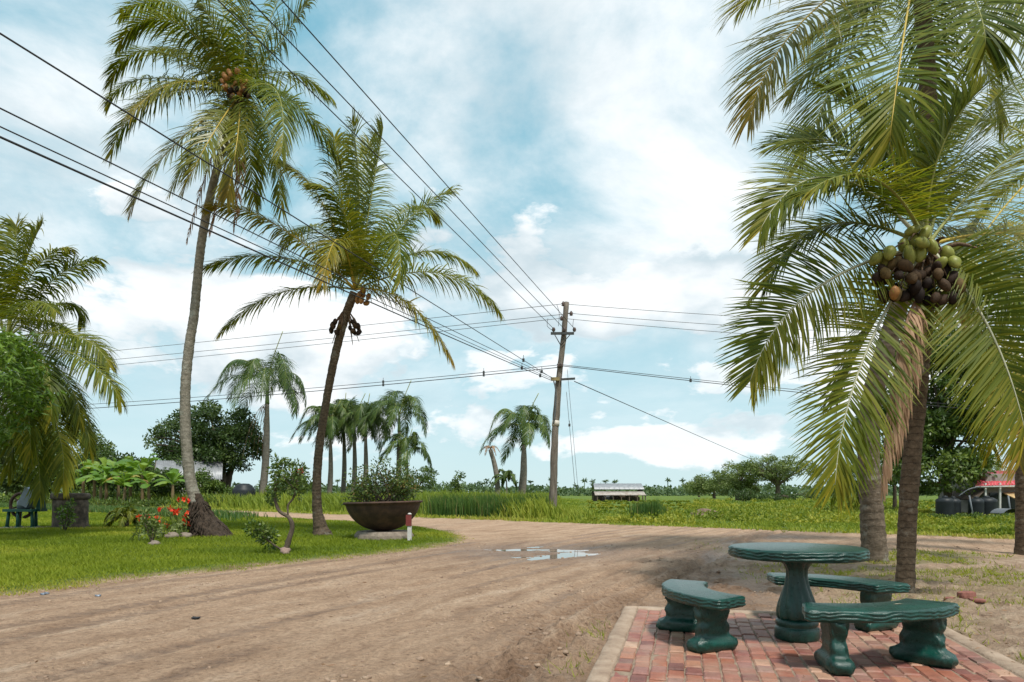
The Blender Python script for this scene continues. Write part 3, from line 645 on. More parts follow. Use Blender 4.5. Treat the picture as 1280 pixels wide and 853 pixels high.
def coconut_palm(name, label, base, Y0, trunk, rads, mat, crown, spec, seed, L, n, w, group, extra=0, ring=.1, droop=.6, lean=None, segs=4, saw=.05, miss=.03, t0=.14):
    rng = np.random.default_rng(seed)
    root = thing(name, base, label, 'palm tree', group)
    tp = [W(px, py, Y0) if py is not None else px for px, py in trunk]; tp[0] = np.array((tp[0][0], Y0, -.12))
    palm_trunk(root, tp, rads, mat, ring, saw=saw)
    c = W(crown[0], crown[1], Y0)
    for P, opt in ribs_from(c, Y0, spec):
        o = dict(kind='frond', rib='rib'); lk = opt.get('L', 1)
        if opt.get('k') == 'y': o = dict(kind='frond_yellow', rib='rib_yellow')
        if opt.get('k') == 'w': o = dict(kind='frond', rib='rib_pale')
        if opt.get('k') == 'd': o = dict(kind='frond_dead', rib='rib_dead')
        if opt.get('yr'): o['rib'] = 'rib_yellow'
        ln = np.linalg.norm(np.diff(P, axis=0), axis=1).sum()
        add_frond(root, P, rng, n=n, L=L*lk*(.75+.25*min(1, ln/3.5)), w=w, droop=opt.get('dr', droop), vee=opt.get('v', .25), segs=segs, miss=miss, t0=t0, wind=opt.get('wind', (-.12, 0, 0)), face=opt.get('f', rng.uniform(-5, 40)), fwd=opt.get('fwd', (74, 26)), **o)
    for k in range(extra):
        az = rng.random()*6.28; el = rng.uniform(-.1, .9); ln = rng.uniform(2.2, 3.2)
        d = np.array((math.cos(az)*.7, abs(math.sin(az)), 0)); m = c+d*ln*.5+UP*ln*.45*math.sin(el+.3); t = c+d*ln+UP*ln*.5*math.sin(el-.5)
        add_frond(root, qbez(c, m, t), rng, n=n, L=L, w=w, droop=droop, segs=segs)
    return root, c, rng
# --- tall grey-trunked palm on the lawn
YA = F*H/(673-HOR)
bA = W(265, 673, YA); bA[2] = .03
specA = [((232, 14, 0), (152, 16, .5), {}), ((220, 28, -1), (150, 52, -1.2), {}), ((190, 64, .3), (139, 102, .5), {}), ((188, 98, 1), (136, 128, 1.6), {}),
         ((225, 103, -1.2), (165, 143, -2.0), {'k': 'y'}), ((193, 122, .8), (139, 192, 1.2), {}), ((215, 185, -1), (166, 256, -1.3), {'k': 'y'}), ((266, 168, -1.3), (232, 232, -1.6), {'k': 'y', 'L': .9}),
         ((297, 172, -1.4), (284, 246, -1.6), {'k': 'y', 'L': .9}), ((334, 165, -.8), (352, 262, -.9), {}), ((366, 128, 0), (424, 198, .2), {}), ((344, 112, -1.6), (352, 190, -2.6), {}),
         ((346, 58, .2), (388, -2, .4), {}), ((308, 40, -.4), (318, -55, -.6), {}), ((270, 40, -1), (232, -35, -1.4), {}), ((330, 45, .9), (362, -45, 1.4), {}), ((240, 55, .8), (186, -8, 1.4), {}),
         ((255, 75, 1.5), (195, 60, 2.4), {}), ((352, 90, 1.5), (412, 120, 2.3), {}), ((310, 175, 1.2), (318, 255, 1.6), {}), ((262, 158, 1.2), (215, 235, 1.8), {}),
         ((284, 38, .8), (262, -48, 1.2), {})]
pA, cA, rgA = coconut_palm('coconut_palm', 'tallest coconut palm with a leaning grey trunk rising from a dark root mound', bA, YA,
    [(263, 673), (250, 642), (238, 600), (232, 540), (232, 480), (237, 430), (243, 390), (251, 310), (262, 250), (280, 180), (300, 122)],
    [(0, .34), (.5, .25), (1.0, .175), (1.6, .155), (4, .138), (8, .118), (13, .10)], 'bark_grey', (300, 118), specA, 11, 1.08, 104, .019, None, 0, .13, .66, saw=.035, t0=.07)
for (a, b, c_) in (((285, 150), (262, 205), (233, 302)), ((292, 160), (280, 215), (262, 290)), ((296, 160), (300, 210), (292, 285))):
    add_frond(pA, qbez(W(*a, YA-.3), W(*b, YA-.5), W(*c_, YA-.5)), rgA, 'frond_dead', 'rib_dead', n=46, L=.42, w=.016, droop=1.6, miss=.25)
nuts(pA, cluster(cA+np.array((.12, -.72, -.12)), (.38, .2, .36), 22, rgA, .12), 'nut_orange', rgA, .78)
nuts(pA, cluster(cA+np.array((.26, -.68, -.42)), (.28, .2, .2), 11, rgA, .12), 'nut_brown', rgA, .78)
def root_mound():
    mb = MB(); c = np.array((bA[0]+.02, YA, -.05)); prof = [(.58, 0), (.53, .08), (.46, .22), (.41, .38), (.36, .52), (.29, .68), (.21, .86), (.16, 1.05), (.13, 1.3)]
    rng = np.random.default_rng(2); P = np.array(prof); zz = np.linspace(0, 1.3, 30); rr = np.interp(zz, P[:, 1], P[:, 0])
    def mod(r, t, z): return r*(1+.5*(fbm(np.cos(t)*2.6+5+z*.5, np.sin(t)*2.6+z*3.6, 4, 8)-.5)*2*np.clip(1.3-z, .15, 1))
    n = 48; th = np.arange(n)*2*math.pi/n; r = mod(rr[:, None]*np.ones(n), th[None], zz[:, None])
    off = np.interp(zz, [0, .35, .7, 1.3], [.03, -.10, -.28, -.47])
    V = np.stack([c[0]+off[:, None]+r*np.cos(th), c[1]+r*np.sin(th), c[2]+zz[:, None]*np.ones(n)], -1)
    m = len(zz); i = np.arange(m-1)[:, None]*n; j = np.arange(n)[None]; k = (j+1) % n
    mb.add(V.reshape(-1, 3), np.stack([(i+j).ravel(), (i+k).ravel(), (i+n+k).ravel(), (i+n+j).ravel()], 1)); part('root_mound', mb, M['root'], pA)
    mb = MB(); k = 420; zi = rng.uniform(.05, 1.1, k); ta = rng.uniform(0, 6.28, k); r0 = np.interp(zi, P[:, 1], P[:, 0])*1.0; of = np.interp(zi, [0, .35, .7, 1.3], [.03, -.10, -.28, -.47])
    for z_, t_, r_, o_ in zip(zi, ta, r0, of):
        d = np.array((math.cos(t_), math.sin(t_), 0)); s_ = c+np.array((o_, 0, z_))+d*r_*.93; e_ = s_+d*rng.uniform(.05, .14)-UP*rng.uniform(.12, .38); e_[2] = max(e_[2], .0); tube(mb, qbez(s_, (s_+e_)/2+d*.05+UP*.03, e_, 5), np.linspace(.022, .008, 5), 4)
    f = part('root_fibres', mb, M['root'], pA); f['kind'] = 'stuff'
root_mound()
# --- shorter palm beside the kettle planter
YB = F*H/(671-HOR); bB = W(402, 671, YB); bB[2] = .03
specB = [((352, 322, -.2), (256, 334, -.3), {}), ((352, 366, .3), (279, 412, .4), {}), ((346, 282, -.9), (262, 258, -1.2), {'k': 'y', 'L': .95}), ((402, 252, -.2), (352, 204, -.3), {'k': 'y'}),
         ((428, 250, .3), (418, 172, .4), {'v': .5}), ((449, 240, 0), (440, 152, 0), {'v': .5}), ((464, 248, -.2), (479, 160, -.3), {'v': .5}), ((496, 288, .3), (562, 238, .4), {}),
         ((524, 316, .5), (590, 334, .8), {}), ((546, 341, -.2), (622, 386, -.3), {}), ((508, 378, -.3), (564, 447, -.4), {'k': 'y'}), ((424, 300, -1.6), (404, 352, -2.7), {'k': 'y'}),
         ((488, 292, -1.6), (500, 352, -2.6), {}), ((400, 285, 1.4), (352, 310, 2.4), {}), ((500, 268, 1.3), (545, 270, 2.2), {}), ((455, 252, 1.2), (462, 178, 1.8), {'v': .5}), ((432, 272, -.9), (395, 232, -1.4), {})]
pB, cB, rgB = coconut_palm('coconut_palm', 'shorter coconut palm with a dark slanting trunk beside the iron kettle planter', bB, YB,
    [(404, 671), (397, 640), (396, 610), (399, 560), (409, 495), (420, 440), (432, 395), (443, 366)],
    [(0, .40), (.12, .32), (.35, .22), (.8, .15), (1.5, .13), (4, .115), (7, .125)], 'bark_brown', (444, 362), specB, 12, 1.04, 104, .019, None, 0, .11, .62, t0=.07)
for (a, b, c_) in (((428, 392), (420, 402), (415, 430)), ((437, 394), (444, 402), (449, 428)), ((429, 392), (425, 408), (424, 426)), ((436, 394), (439, 408), (441, 432)), ((428, 390), (416, 398), (411, 418)), ((438, 392), (449, 398), (453, 416))):
    P = spline([W(*a, YB-.12), W(*c_, YB-.25)], .04); mb = MB(); tube(mb, P, .034*np.interp(np.linspace(0, 1, len(P)), [0, .3, 1], [.5, 1, .15]), 6, jitter=.2); part('sheath', mb, M['sheath'], pB)
nuts(pB, cluster(W(454, 372, YB-.25), (.18, .12, .22), 7, rgB), 'nut_orange', rgB)
nuts(pB, cluster(W(419, 409, YB-.2), (.16, .12, .18), 7, rgB), 'nut_brown', rgB, .9); nuts(pB, cluster(W(443, 411, YB-.2), (.16, .12, .18), 7, rgB), 'nut_brown', rgB, .9)
# --- near palm behind the benches
YC = F*H/(740-HOR); bC = W(1131, 740, YC); bC[2] = .0
specC = [((1040, 222, -.3), (950, 288, -.5), {'k': 'w', 'f': 50}), ((1034, 282, .3), (956, 358, .5), {'f': 35}), ((1016, 364, -.5), (938, 476, -.8), {'k': 'w', 'f': 68, 'dr': .18}), ((1078, 452, -.5), (1044, 606, -.7), {'k': 'w', 'L': 1.05, 'f': 60, 'dr': .2}),
         ((1173, 196, -.3), (1226, 112, -.5), {'v': .4}), ((1072, 192, .5), (972, 180, .9), {'f': 45}), ((1104, 180, .2), (1040, 112, .3), {'v': .4}), ((1228, 226, .4), (1292, 178, .7), {}),
         ((1232, 402, -.7), (1283, 545, -1.1), {'k': 'w', 'L': 1.05, 'f': 60, 'dr': .2}), ((1252, 352, -.5), (1345, 452, -.8), {'f': 50}), ((1240, 292, .2), (1330, 300, .3), {'k': 'y'}), ((1214, 390, .9), (1256, 488, 1.2), {'f': 50}),
         ((1134, 200, .8), (1104, 118, 1.3), {'v': .4}), ((1200, 190, .9), (1250, 116, 1.5), {'v': .4}), ((1098, 226, -1.0), (1010, 240, -1.6), {'f': 20}), ((1090, 408, .9), (1046, 500, 1.3), {'f': 40})]
pC, cC, rgC = coconut_palm('coconut_palm', 'near coconut palm with green and dark nuts and a hanging dead frond behind the bench', bC, YC,
    [(1131, 742), (1133, 690), (1136, 620), (1142, 550), (1150, 470), (1156, 400), (1160, 330)],
    [(0, .14), (.1, .122), (.4, .11), (1.5, .112), (3.5, .10), (5, .10)], 'bark_brown', (1158, 308), specC, 13, .86, 130, .0125, None, 0, .085, .33, segs=5, miss=.02)
P = qbez(W(1150, 372, YC-.3), W(1124, 440, YC-.5), W(1103, 606, YC-.5))
add_frond(pC, P, rgC, 'frond_dead', 'rib_dead', n=90, L=.55, w=.013, droop=2.6, vee=-.4, miss=.1, t0=.1)
P = qbez(W(1150, 372, YC-.25), W(1136, 440, YC-.4), W(1120, 560, YC-.4)); add_frond(pC, P, rgC, 'frond_dead', 'rib_dead', n=60, L=.5, w=.012, droop=2.6, vee=-.4, miss=.15)
nuts(pC, cluster(W(1120, 352, YC-.42), (.28, .18, .24), 20, rgC, .125), 'nut_brown', rgC, .78); nuts(pC, cluster(W(1168, 358, YC-.42), (.30, .18, .24), 22, rgC, .125), 'nut_brown', rgC, .78)
nuts(pC, cluster(W(1146, 303, YC-.42), (.22, .12, .17), 8, rgC, .14), 'nut_green', rgC, .9); nuts(pC, cluster(W(1186, 326, YC-.48), (.10, .08, .10), 3, rgC, .14), 'nut_green', rgC, .9)
nuts(pC, cluster(W(1108, 322, YC-.40), (.12, .08, .12), 4, rgC, .14), 'nut_green', rgC, .85); nuts(pC, cluster(W(1120, 368, YC-.62), (.05, .05, .05), 1, rgC, .14), 'nut_orange', rgC, .8)
for (a, b) in (((1150, 318), (1112, 345)), ((1152, 318), (1124, 362)), ((1156, 320), (1150, 366)), ((1160, 320), (1168, 360)), ((1162, 318), (1186, 352)), ((1152, 300), (1138, 300)), ((1158, 300), (1182, 322)), ((1150, 305), (1110, 318))):
    P = qbez(W(*a, YC-.1), (W(*a, YC-.3)+W(*b, YC-.5))/2+UP*.08, W(*b, YC-.48), 9); mb = MB(); tube(mb, P, np.linspace(.016, .007, 9), 5); part('fruit_stalk', mb, M['sheath'], pC)
for k in range(12):
    az = k*.9; d = np.array((math.cos(az)*.3, math.sin(az)*.3, 0)); c0 = cC-UP*.25+d*.3
    P = qbez(c0, c0+d*.6+UP*.18, c0+d*1.6+UP*rgC.uniform(-.1, .5)); mb = MB(); tube(mb, P, np.linspace(.05, .012, len(P)), 5, jitter=.2); part('sheath', mb, M['sheath'], pC)
# --- stout trunk farther back, crown above the frame
YE = F*H/(703-HOR); bE = W(1094, 703, YE); bE[2] = 0
specE = [((1132, 30, -3.6), (1112, 176, -4.6), {'L': 1.1, 'dr': .15, 'f': 0, 'yr': 1}), ((1010, 20, -.6), (936, 150, -.8), {'k': 'y'}), ((1030, -60, -1.2), (928, 8, -1.6), {'L': 1.1}), ((1250, -30, -1.5), (1300, 70, -2.0), {'L': 1.1, 'dr': .35}),
         ((1075, 20, .4), (985, 120, .6), {}), ((1210, 30, -.5), (1252, 150, -.7), {}), ((1160, 60, .6), (1170, 190, 1.0), {}), ((1090, -10, 1.2), (1020, 40, 2), {}), ((1220, -40, 1), (1310, 0, 1.5), {}),
         ((1060, 70, -.6), (1000, 205, -.8), {}), ((1205, -20, -2.8), (1232, 60, -3.6), {'dr': .25, 'L': 1.1}), ((1120, -140, 0), (1080, -220, 0), {}), ((1180, -130, 0), (1240, -210, 0), {})]
pE, cE, rgE = coconut_palm('coconut_palm', 'coconut palm with a stout pale trunk standing nearer the road behind the dark-nut palm', bE, YE,
    [(1094, 704), (1090, 640), (1086, 580), (1090, 500), (1118, 400), (1150, 300), (1160, 120), (1148, -45)],
    [(0, .27), (.25, .23), (.7, .21), (2, .19), (5, .16), (12, .13)], 'bark_pale', (1148, -60), specE, 14, 1.15, 120, .016, None, 0, .13, .5, segs=5)
# --- palm at the right edge
YF = F*H/(693-HOR); bF = W(1281, 693, YF); bF[2] = 0
specF = [((1232, 290, -2.2), (1196, 384, -2.8), {'k': 'y', 'L': 1.05, 'dr': .4}), ((1250, 380, -1), (1240, 560, -1.3), {}), ((1290, 400, -1.5), (1275, 580, -2), {'k': 'y'}), ((1400, 250, 0), (1480, 330, 0), {}),
         ((1230, 150, .5), (1160, 200, .8), {}), ((1350, 100, 0), (1380, 10, 0), {}), ((1270, 110, 1), (1220, 60, 1.5), {}), ((1400, 180, -1.5), (1470, 250, -2), {}), ((1330, 330, 1.2), (1350, 470, 1.8), {}), ((1255, 240, 1.2), (1205, 300, 1.8), {})]
pF, cF, rgF = coconut_palm('coconut_palm', 'coconut palm whose dark trunk stands beside the shed yard with the red-roofed house', bF, YF,
    [(1281, 694), (1280, 640), (1280, 580), (1288, 450), (1302, 330), (1315, 215)],
    [(0, .21), (.3, .17), (1, .15), (8, .12)], 'bark_brown', (1315, 200), specF, 15, 1.05, 110, .015, None, 0, .11, .55)
# --- wind-blown palm at the left edge
YG = 20.0; bG = W(-28, 670, YG); bG[2] = 0.03
specG = [((30, 335, 0), (52, 282, .1), {'v': .5}), ((38, 346, -.4), (80, 310, -.5), {}), ((62, 354, .1), (118, 323, .2), {'dr': .9}), ((18, 330, .2), (20, 282, .3), {'v': .5}), ((92, 420, -.2), (137, 458, -.3), {}),
         ((98, 446, -.8), (151, 502, -1), {}), ((52, 446, -1.6), (64, 525, -2.2), {}), ((88, 500, -.4), (112, 562, -.5), {}), ((66, 520, -1), (78, 606, -1.3), {}), ((30, 480, -1.8), (38, 570, -2.4), {}), ((78, 470, -.6), (100, 530, -.8), {}), ((55, 495, .5), (60, 590, .8), {}), ((40, 530, -1.2), (50, 618, -1.6), {}),
         ((20, 500, -1.5), (10, 590, -2), {}), ((-40, 350, 0), (-90, 380, 0), {}), ((-50, 420, -1), (-110, 500, -1), {}), ((50, 400, 1.4), (95, 420, 2.2), {}), ((-15, 340, -.5), (-30, 285, -.5), {'v': .5}), ((60, 470, 1), (90, 540, 1.5), {}), ((35, 380, -1.5), (70, 390, -2.4), {}), ((75, 380, .8), (100, 400, 1.2), {'dr': 1})]
pG, cG, rgG = coconut_palm('coconut_palm', 'ragged coconut palm with drooping fronds over the green iron machine', bG, YG,
    [(-28, 670), (-24, 600), (-14, 520), (2, 440)], [(0, .3), (.3, .2), (1, .17), (6, .13)], 'bark_brown', (8, 424), specG, 16, .98, 98, .02, None, 0, .11, .95)

# --- royal palms behind the tall grass
def royal_palm(bx, cx, cy, Y, label, seed, spread=1.0, spear=True, nf=13, dead=0, shaft=True, ground=-.1, rad=.24, group=None, top=None):
    rng = np.random.default_rng(seed); c = W(cx, cy, Y); b = W(bx, HOR, Y); b[2] = ground
    root = thing('royal_palm', b, label, 'palm tree', group)
    hgt = c[2]-ground; P = spline([b, b+(c-b)*.5+np.array((.08*hgt*.2, 0, 0)), c], .4)
    mb = MB(); s = np.linspace(0, 1, len(P)); tube(mb, P, rad*np.interp(s, [0, .08, .4, .8, 1], [1.35, 1.1, 1.12, .85, .6]), 12, jitter=.03); part('trunk', mb, M['bark_royal'], root)
    sh = 1.3*spread if shaft else .2
    if shaft:
        mb = MB(); Q = spline([c, c+UP*sh], .2); tube(mb, Q, np.linspace(rad*.72, rad*.35, len(Q)), 8); part('crownshaft', mb, M['crownshaft'], root)
    t = c+UP*sh
    for k in range(nf):
        az = k*2.399+rng.normal()*.15; el = 1.05-1.35*(k/nf)+rng.normal()*.1; ln = rng.uniform(2.8, 3.5)*spread
        d = np.array((math.cos(az), math.sin(az), 0)); wd = np.array((-.34, 0, 0))
        m = t+(d*math.cos(el)+UP*math.sin(el))*ln*.55+wd*ln*.15; e = t+(d*math.cos(el)*.85)*ln+UP*ln*(math.sin(el)*.55-.50)+wd*ln*.45
        add_frond(root, qbez(t, m, e, 18), rng, 'royal', 'rib', n=72, L=1.0*spread, w=.036, droop=.75, vee=rng.uniform(-.3, .5), rr=.04, segs=3, wind=(-.22, 0, 0), miss=.05, fwd=(70, 30))
    sx, sl = rng.uniform(.1, 1.1), rng.uniform(.6, 1.05)
    if spear:
        mb = MB(); tube(mb, spline([t, t+np.array((sx*.4, 0, 1.3*sl))*spread, t+np.array((sx, 0, 2.7*sl))*spread], .3), np.array([.05]*3+[.045]*20)[:len(spline([t, t+np.array((sx*.4, 0, 1.3*sl))*spread, t+np.array((sx, 0, 2.7*sl))*spread], .3))], 5); part('spear_leaf', mb, M['rib'], root)
    for k in range(dead):
        d = np.array((-.5-.25*k, .3-.3*k, 0)); add_frond(root, qbez(c, c+d*.8-UP*1.6, c+d*1.5-UP*rng.uniform(4.5, 6.5)), rng, 'frond_dead', 'rib_dead', n=34, L=.55, w=.03, droop=2.0, segs=2, miss=.2)
    return root
royal_palm(327, 334, 505, 76, 'royal palm with hanging dead fronds beside the dark water tank', 31, 1.95, dead=5, nf=16, rad=.36)
row = [(411, 413, 548, 82), (428, 430, 542, 86), (441, 443, 545, 84), (455, 457, 546, 83)]
rl = ['royal palm with a slender trunk, end of the tight row by the slanting coconut trunk', 'royal palm second in the tight row, above the planter bush', 'royal palm third in the tight row behind the planter bush', 'royal palm fourth in the tight row, with a thin leaning stem beside it']
for k, (a, b, c_, y) in enumerate(row): royal_palm(a, b, c_, y, rl[k], 40+k, 1.45, nf=15, rad=.28, group='royal palms in a row')
royal_palm(495, 499, 540, 80, 'tall royal palm standing just outside the tight row, bushy crown', 51, 1.6, nf=15, rad=.30, group='royal palms in a row')
royal_palm(506, 509, 562, 78, 'short thin royal palm growing against the tall one', 52, 1.2, nf=11, rad=.16, shaft=False, group='royal palms in a row')
royal_palm(651, 655, 556, 72, 'lone royal palm standing between the leaning dead trunk and the utility pole', 53, 1.45, nf=15, rad=.36)
royal_palm(633, 633, 600, 70, 'small young palm between the dead trunk and the lone royal palm', 54, .55, spear=False, nf=9, rad=.08, shaft=False)
def dead_palm():
    b = W(624, HOR, 70); b[2] = -.1; root = thing('dead_palm', b, 'leaning dead palm trunk with a few brown frond stubs', 'palm tree'); rng = np.random.default_rng(5)
    mb = MB(); P = spline([b, W(620, 590, 70), W(613, 562, 70)], .3); tube(mb, P, np.linspace(.30, .22, len(P)), 10, jitter=.06); part('trunk', mb, M['bark_royal'], root)
    for k in range(6):
        a = k*1.05; d = np.array((math.cos(a), math.sin(a), 0)); add_frond(root, qbez(P[-1], P[-1]+d*.5+UP*.35, P[-1]+d*1.1-UP*.5), rng, 'frond_dead', 'rib_dead', n=14, L=.4, w=.03, droop=1.5, segs=2, rr=.05)
dead_palm()
# ------------------------------------------------------------------ utility pole and wires
M['pole'] = noisy('weathered_pole_wood', (.075, .062, .05), (.26, .225, .19), 9, .95, 1.0, .04, mapping=(1, 1, .12), mid=(.16, .135, .11))
M['dark_metal'] = flat_mat('dark_metal', (.05, .055, .055), .6, .3); M['ceramic'] = flat_mat('brown_insulator', (.09, .06, .05), .35)
M['cable'] = flat_mat('black_cable', (.022, .023, .025), .6); M['wire'] = flat_mat('grey_wire', (.10, .105, .11), .5, .2)
M['brass'] = noisy('stained_bracket', (.16, .13, .06), (.34, .27, .12), 9, .7)
YP = 34.0
def build_pole():
    b = W(691, 649, YP); b[2] = 0; root = thing('utility_pole', b, 'tall weathered wooden utility pole with two crossarms beside the grass field', 'utility pole')
    P = spline([np.array((b[0], YP, -.2)), W(693, 560, YP), W(699, 470, YP), W(705, 420, YP), W(708, 378, YP)], .25)
    mb = MB(); tube(mb, P, np.linspace(.20, .13, len(P)), 14, jitter=.09); part('pole', mb, M['pole'], root)
    mb = MB(); box(mb, W(703, 417, YP-.24), (1.15, .10, .12)); part('crossarm', mb, M['dark_metal'], root, False)
    for s in (-1, 1):
        mb = MB(); tube(mb, [W(703+s*10, 418, YP-.31), W(701, 432, YP-.22)], .022, 6); part('brace', mb, M['dark_metal'], root)
    for px in (692, 705.5, 718):
        mb = MB(); c = W(px, 413.5, YP-.24); lathe(mb, c, [(.03, -.06), (.09, -.02), (.07, .02), (.10, .05), (.07, .09), (.08, .12), (.03, .16)], 10); part('insulator', mb, M['ceramic'], root)
    for px, py in ((704, 380), (714, 392), (702, 398)):
        mb = MB(); c = W(px, py, YP); lathe(mb, c, [(.03, -.12), (.10, -.08), (.06, -.03), (.10, .02), (.06, .06), (.03, .12)], 10); part('insulator', mb, M['ceramic'], root)
        mb = MB(); tube(mb, [c, W(707, py, YP)], .03, 6); part('pin', mb, M['dark_metal'], root)
    mb = MB(); box(mb, W(710, 474, YP-.22), (.7, .09, .10), rot=((math.cos(-.06), 0, math.sin(-.06)), (0, 1, 0), (-math.sin(-.06), 0, math.cos(-.06)))); part('lower_arm', mb, M['dark_metal'], root, False)
    mb = MB(); box(mb, W(694, 474, YP-.24), (.42, .12, .16)); part('bracket', mb, M['brass'], root, False)
    mb = MB(); tube(mb, spline([W(692, 476, YP-.3), W(695, 490, YP-.3), W(694, 515, YP-.28), W(692, 530, YP-.26)], .2), .035, 6); part('down_cable', mb, M['wire'], root)
    for px in (698, 702):
        mb = MB(); c = W(px, 457, YP-.25); lathe(mb, c, [(.03, -.1), (.08, -.06), (.05, 0), (.08, .06), (.03, .1)], 8); part('insulator', mb, M['ceramic'], root)
    for pts in ([(696, 381), (699, 392), (698, 408)], [(685, 398), (684, 408), (692, 414)], [(717, 399), (716, 408), (718, 413)]):
        mb = MB(); tube(mb, spline([W(x, y, YP-.2) for x, y in pts], .15), .012, 5); part('jumper', mb, M['cable'], root)
    mb = MB(); tube(mb, P[18:20], .19, 14); part('band', mb, flat_mat('pale_band', (.5, .46, .40)), root)
build_pole()
def wire(a, b, sag, r, label, mat='cable', cat='wire', n=60, group=None, clamps=()):
    t = np.linspace(0, 1, n)[:, None]; P = np.asarray(a)+(np.asarray(b)-np.asarray(a))*t; P[:, 2] -= (sag*4*t*(1-t))[:, 0]
    root = thing('overhead_wire', P[0], label, cat, group); mb = MB(); tube(mb, P, r, 5); part('cable', mb, M[mat], root)
    for c in clamps:
        i = int(c*(n-1)); mb = MB(); box(mb, P[i], (.10, .07, .14)); tube(mb, [P[i], P[i]+UP*.22], .012, 5); part('clamp', mb, M['dark_metal'], root, False)
    return root
def ext(a, px, py, Y, k):          # continue a straight run beyond a known point
    q = W(px, py, Y); return a+(q-a)*k
for (ax, ay), (px, py), lb in (((692, 411), (272, 0), 'high-voltage wire from the crossarm end crossing the shorter palm crown'), ((705, 411), (312, 0), 'high-voltage wire from the middle of the crossarm over the driveway'), ((718, 411), (352, 0), 'high-voltage wire from the crossarm end nearest the grass shed')):
    a = W(ax, ay, YP-.24); wire(a, ext(a, px, py, 12.1, 1.9), 0.0, .013, lb, group='high-voltage wires')
for (ax, ay), (px, py), r, lb in (((692, 474), (0, 42), .013, 'highest of the four low black cables running past both lawn palms'), ((690, 472), (0, 124), .011, 'second of the four low black cables running past both lawn palms'),
                                  ((690, 474), (0, 147), .010, 'third of the four low black cables running past both lawn palms'), ((690, 476), (0, 160), .016, 'lowest and thickest of the four low black cables past both lawn palms')):
    a = W(ax, ay, YP-.24); wire(a, ext(a, px, py, 8.3, 1.6), .12 if py > 100 else 0, r, lb, clamps=(.06, .12) if r > .012 else (), group='low cables')
YR = 42.8
for (ax, ay), (lx, ly), (rx, ry), lb in (((704, 380), (140, 437), (905, 391), 'topmost'), ((714, 392), (140, 448), (905, 403), 'middle'), ((702, 398), (140, 455), (905, 412), 'lowest')):
    a = W(ax, ay, YP); wire(a, ext(a, lx, ly, YR, 1.7), .1, .014, lb+' of three thin wires from the pole top towards the broad tree', 'wire', group='thin road wires')
    wire(a, ext(a, rx, ry, 34, 2.6), .15, .013, lb+' of three thin wires from the pole top towards the nut-laden palm', 'wire', group='thin road wires')
for k, (ay, ly, r, lb) in enumerate(((456, 497, .015, 'upper cable of the pair sagging from the pole behind the royal palms'), (459, 502, .020, 'lower cable of the pair sagging from the pole behind the royal palms'))):
    a = W(702, ay, YP-.25); wire(a, ext(a, 140, ly, 42, 1.7), .35, r, lb, clamps=(.09, .22), group='sagging road cables')
for k, (ay, ry, r, lb) in enumerate(((456, 486, .014, 'upper cable of the pair from the pole towards the nut-laden palm'), (457.5, 489, .018, 'lower cable of the pair from the pole towards the nut-laden palm'))):
    a = W(702, ay, YP-.25); wire(a, ext(a, 1012, ry, 33.5, 2.2), .12, r, lb, clamps=(.24, .40) if k else (), group='sagging road cables')
wire(W(718, 477, YP-.24), W(975, 590, 112), .0, .022, 'single service cable descending from the pole towards the spreading tree')
wire(W(709, 462, YP), W(723, 618, YP+1), 0, .010, 'thin stay wire beside the pole, nearer the grass shed', 'wire'); wire(W(708, 490, YP), W(719, 612, YP+.3), 0, .012, 'stay wire with a dark strain insulator beside the pole', 'wire', clamps=(.35,))

# ------------------------------------------------------------------ trees and shrubs
def tree(name, label, base, hgt, crown, mat, seed, nclump=60, leaf=.28, per=80, clr=.9, trunk_r=.3, cat='tree', flat=.6, group=None, lean=(0, 0), stems=1, droop=.3, lw=.45, limbs=14):
    """crown: list of (dx,dy,dz,rx,ry,rz) lobes relative to base"""
    rng = np.random.default_rng(seed); base = np.asarray(base, float); root = thing(name, base, label, cat, group)
    vol = np.array([c[3]*c[4]*c[5] for c in crown])**.66; pick = rng.choice(len(crown), nclump, p=vol/vol.sum()); C = []
    for i in pick:
        c = np.array(crown[i]); d = nz(rng.normal(size=3)); d[2] = d[2]*.9+.12
        C.append(base+c[:3]+d*c[3:]*rng.uniform(.45, 1.0)**.5)
    C = np.array(C); mb = MB()
    top = base+np.array((lean[0], lean[1], hgt*.42))
    for k in range(stems):
        off = np.array((rng.normal()*.25, rng.normal()*.25, 0))*(stems > 1)*trunk_r*4
        P = spline([base+off*.3-UP*.15, base+(top-base)*.5+off*.6+np.array((rng.normal()*.12, 0, 0))*trunk_r*2, top+off], .3)
        tube(mb, P, trunk_r/(stems**.5)*np.interp(np.linspace(0, 1, len(P)), [0, .1, 1], [1.4, 1, .62]), 9, jitter=.1, seed=seed)
    for i in rng.choice(len(C), min(limbs, len(C)), replace=False):
        s = top+(base-top)*rng.uniform(0, .3); m = s+(C[i]-s)*.5+UP*np.linalg.norm(C[i]-s)*.10
        P = qbez(s, m, C[i], 9); tube(mb, P, trunk_r*np.linspace(.48, .06, 9), 6, jitter=.1)
    part('trunk', mb, M['bark'], root)
    mb = MB(); n = nclump*per; ci = np.repeat(np.arange(nclump), per); rad = clr*rng.uniform(.6, 1.25, nclump)
    d = nz(rng.normal(size=(n, 3))); q = C[ci]+d*(rad[ci]*rng.random(n)**.45)[:, None]*np.array((1, 1, flat))
    D = nz(d*.8+rng.normal(size=(n, 3))*.6-UP*droop); cl = rng.random(nclump)
    leaves(mb, q, D, leaf*rng.uniform(.7, 1.3, n), leaf*lw*rng.uniform(.8, 1.2, n), rng, np.clip(.55*cl[ci]+.45*rng.random(n), 0, 1))
    part('crown', mb, M[mat], root); return root
def gz(x, y): return float(ground_h(np.array([x]), np.array([y]))[0])
def at(px, Y, dz=0): x = (px-640)/F*Y; return np.array((x, Y, gz(x, Y)+dz))
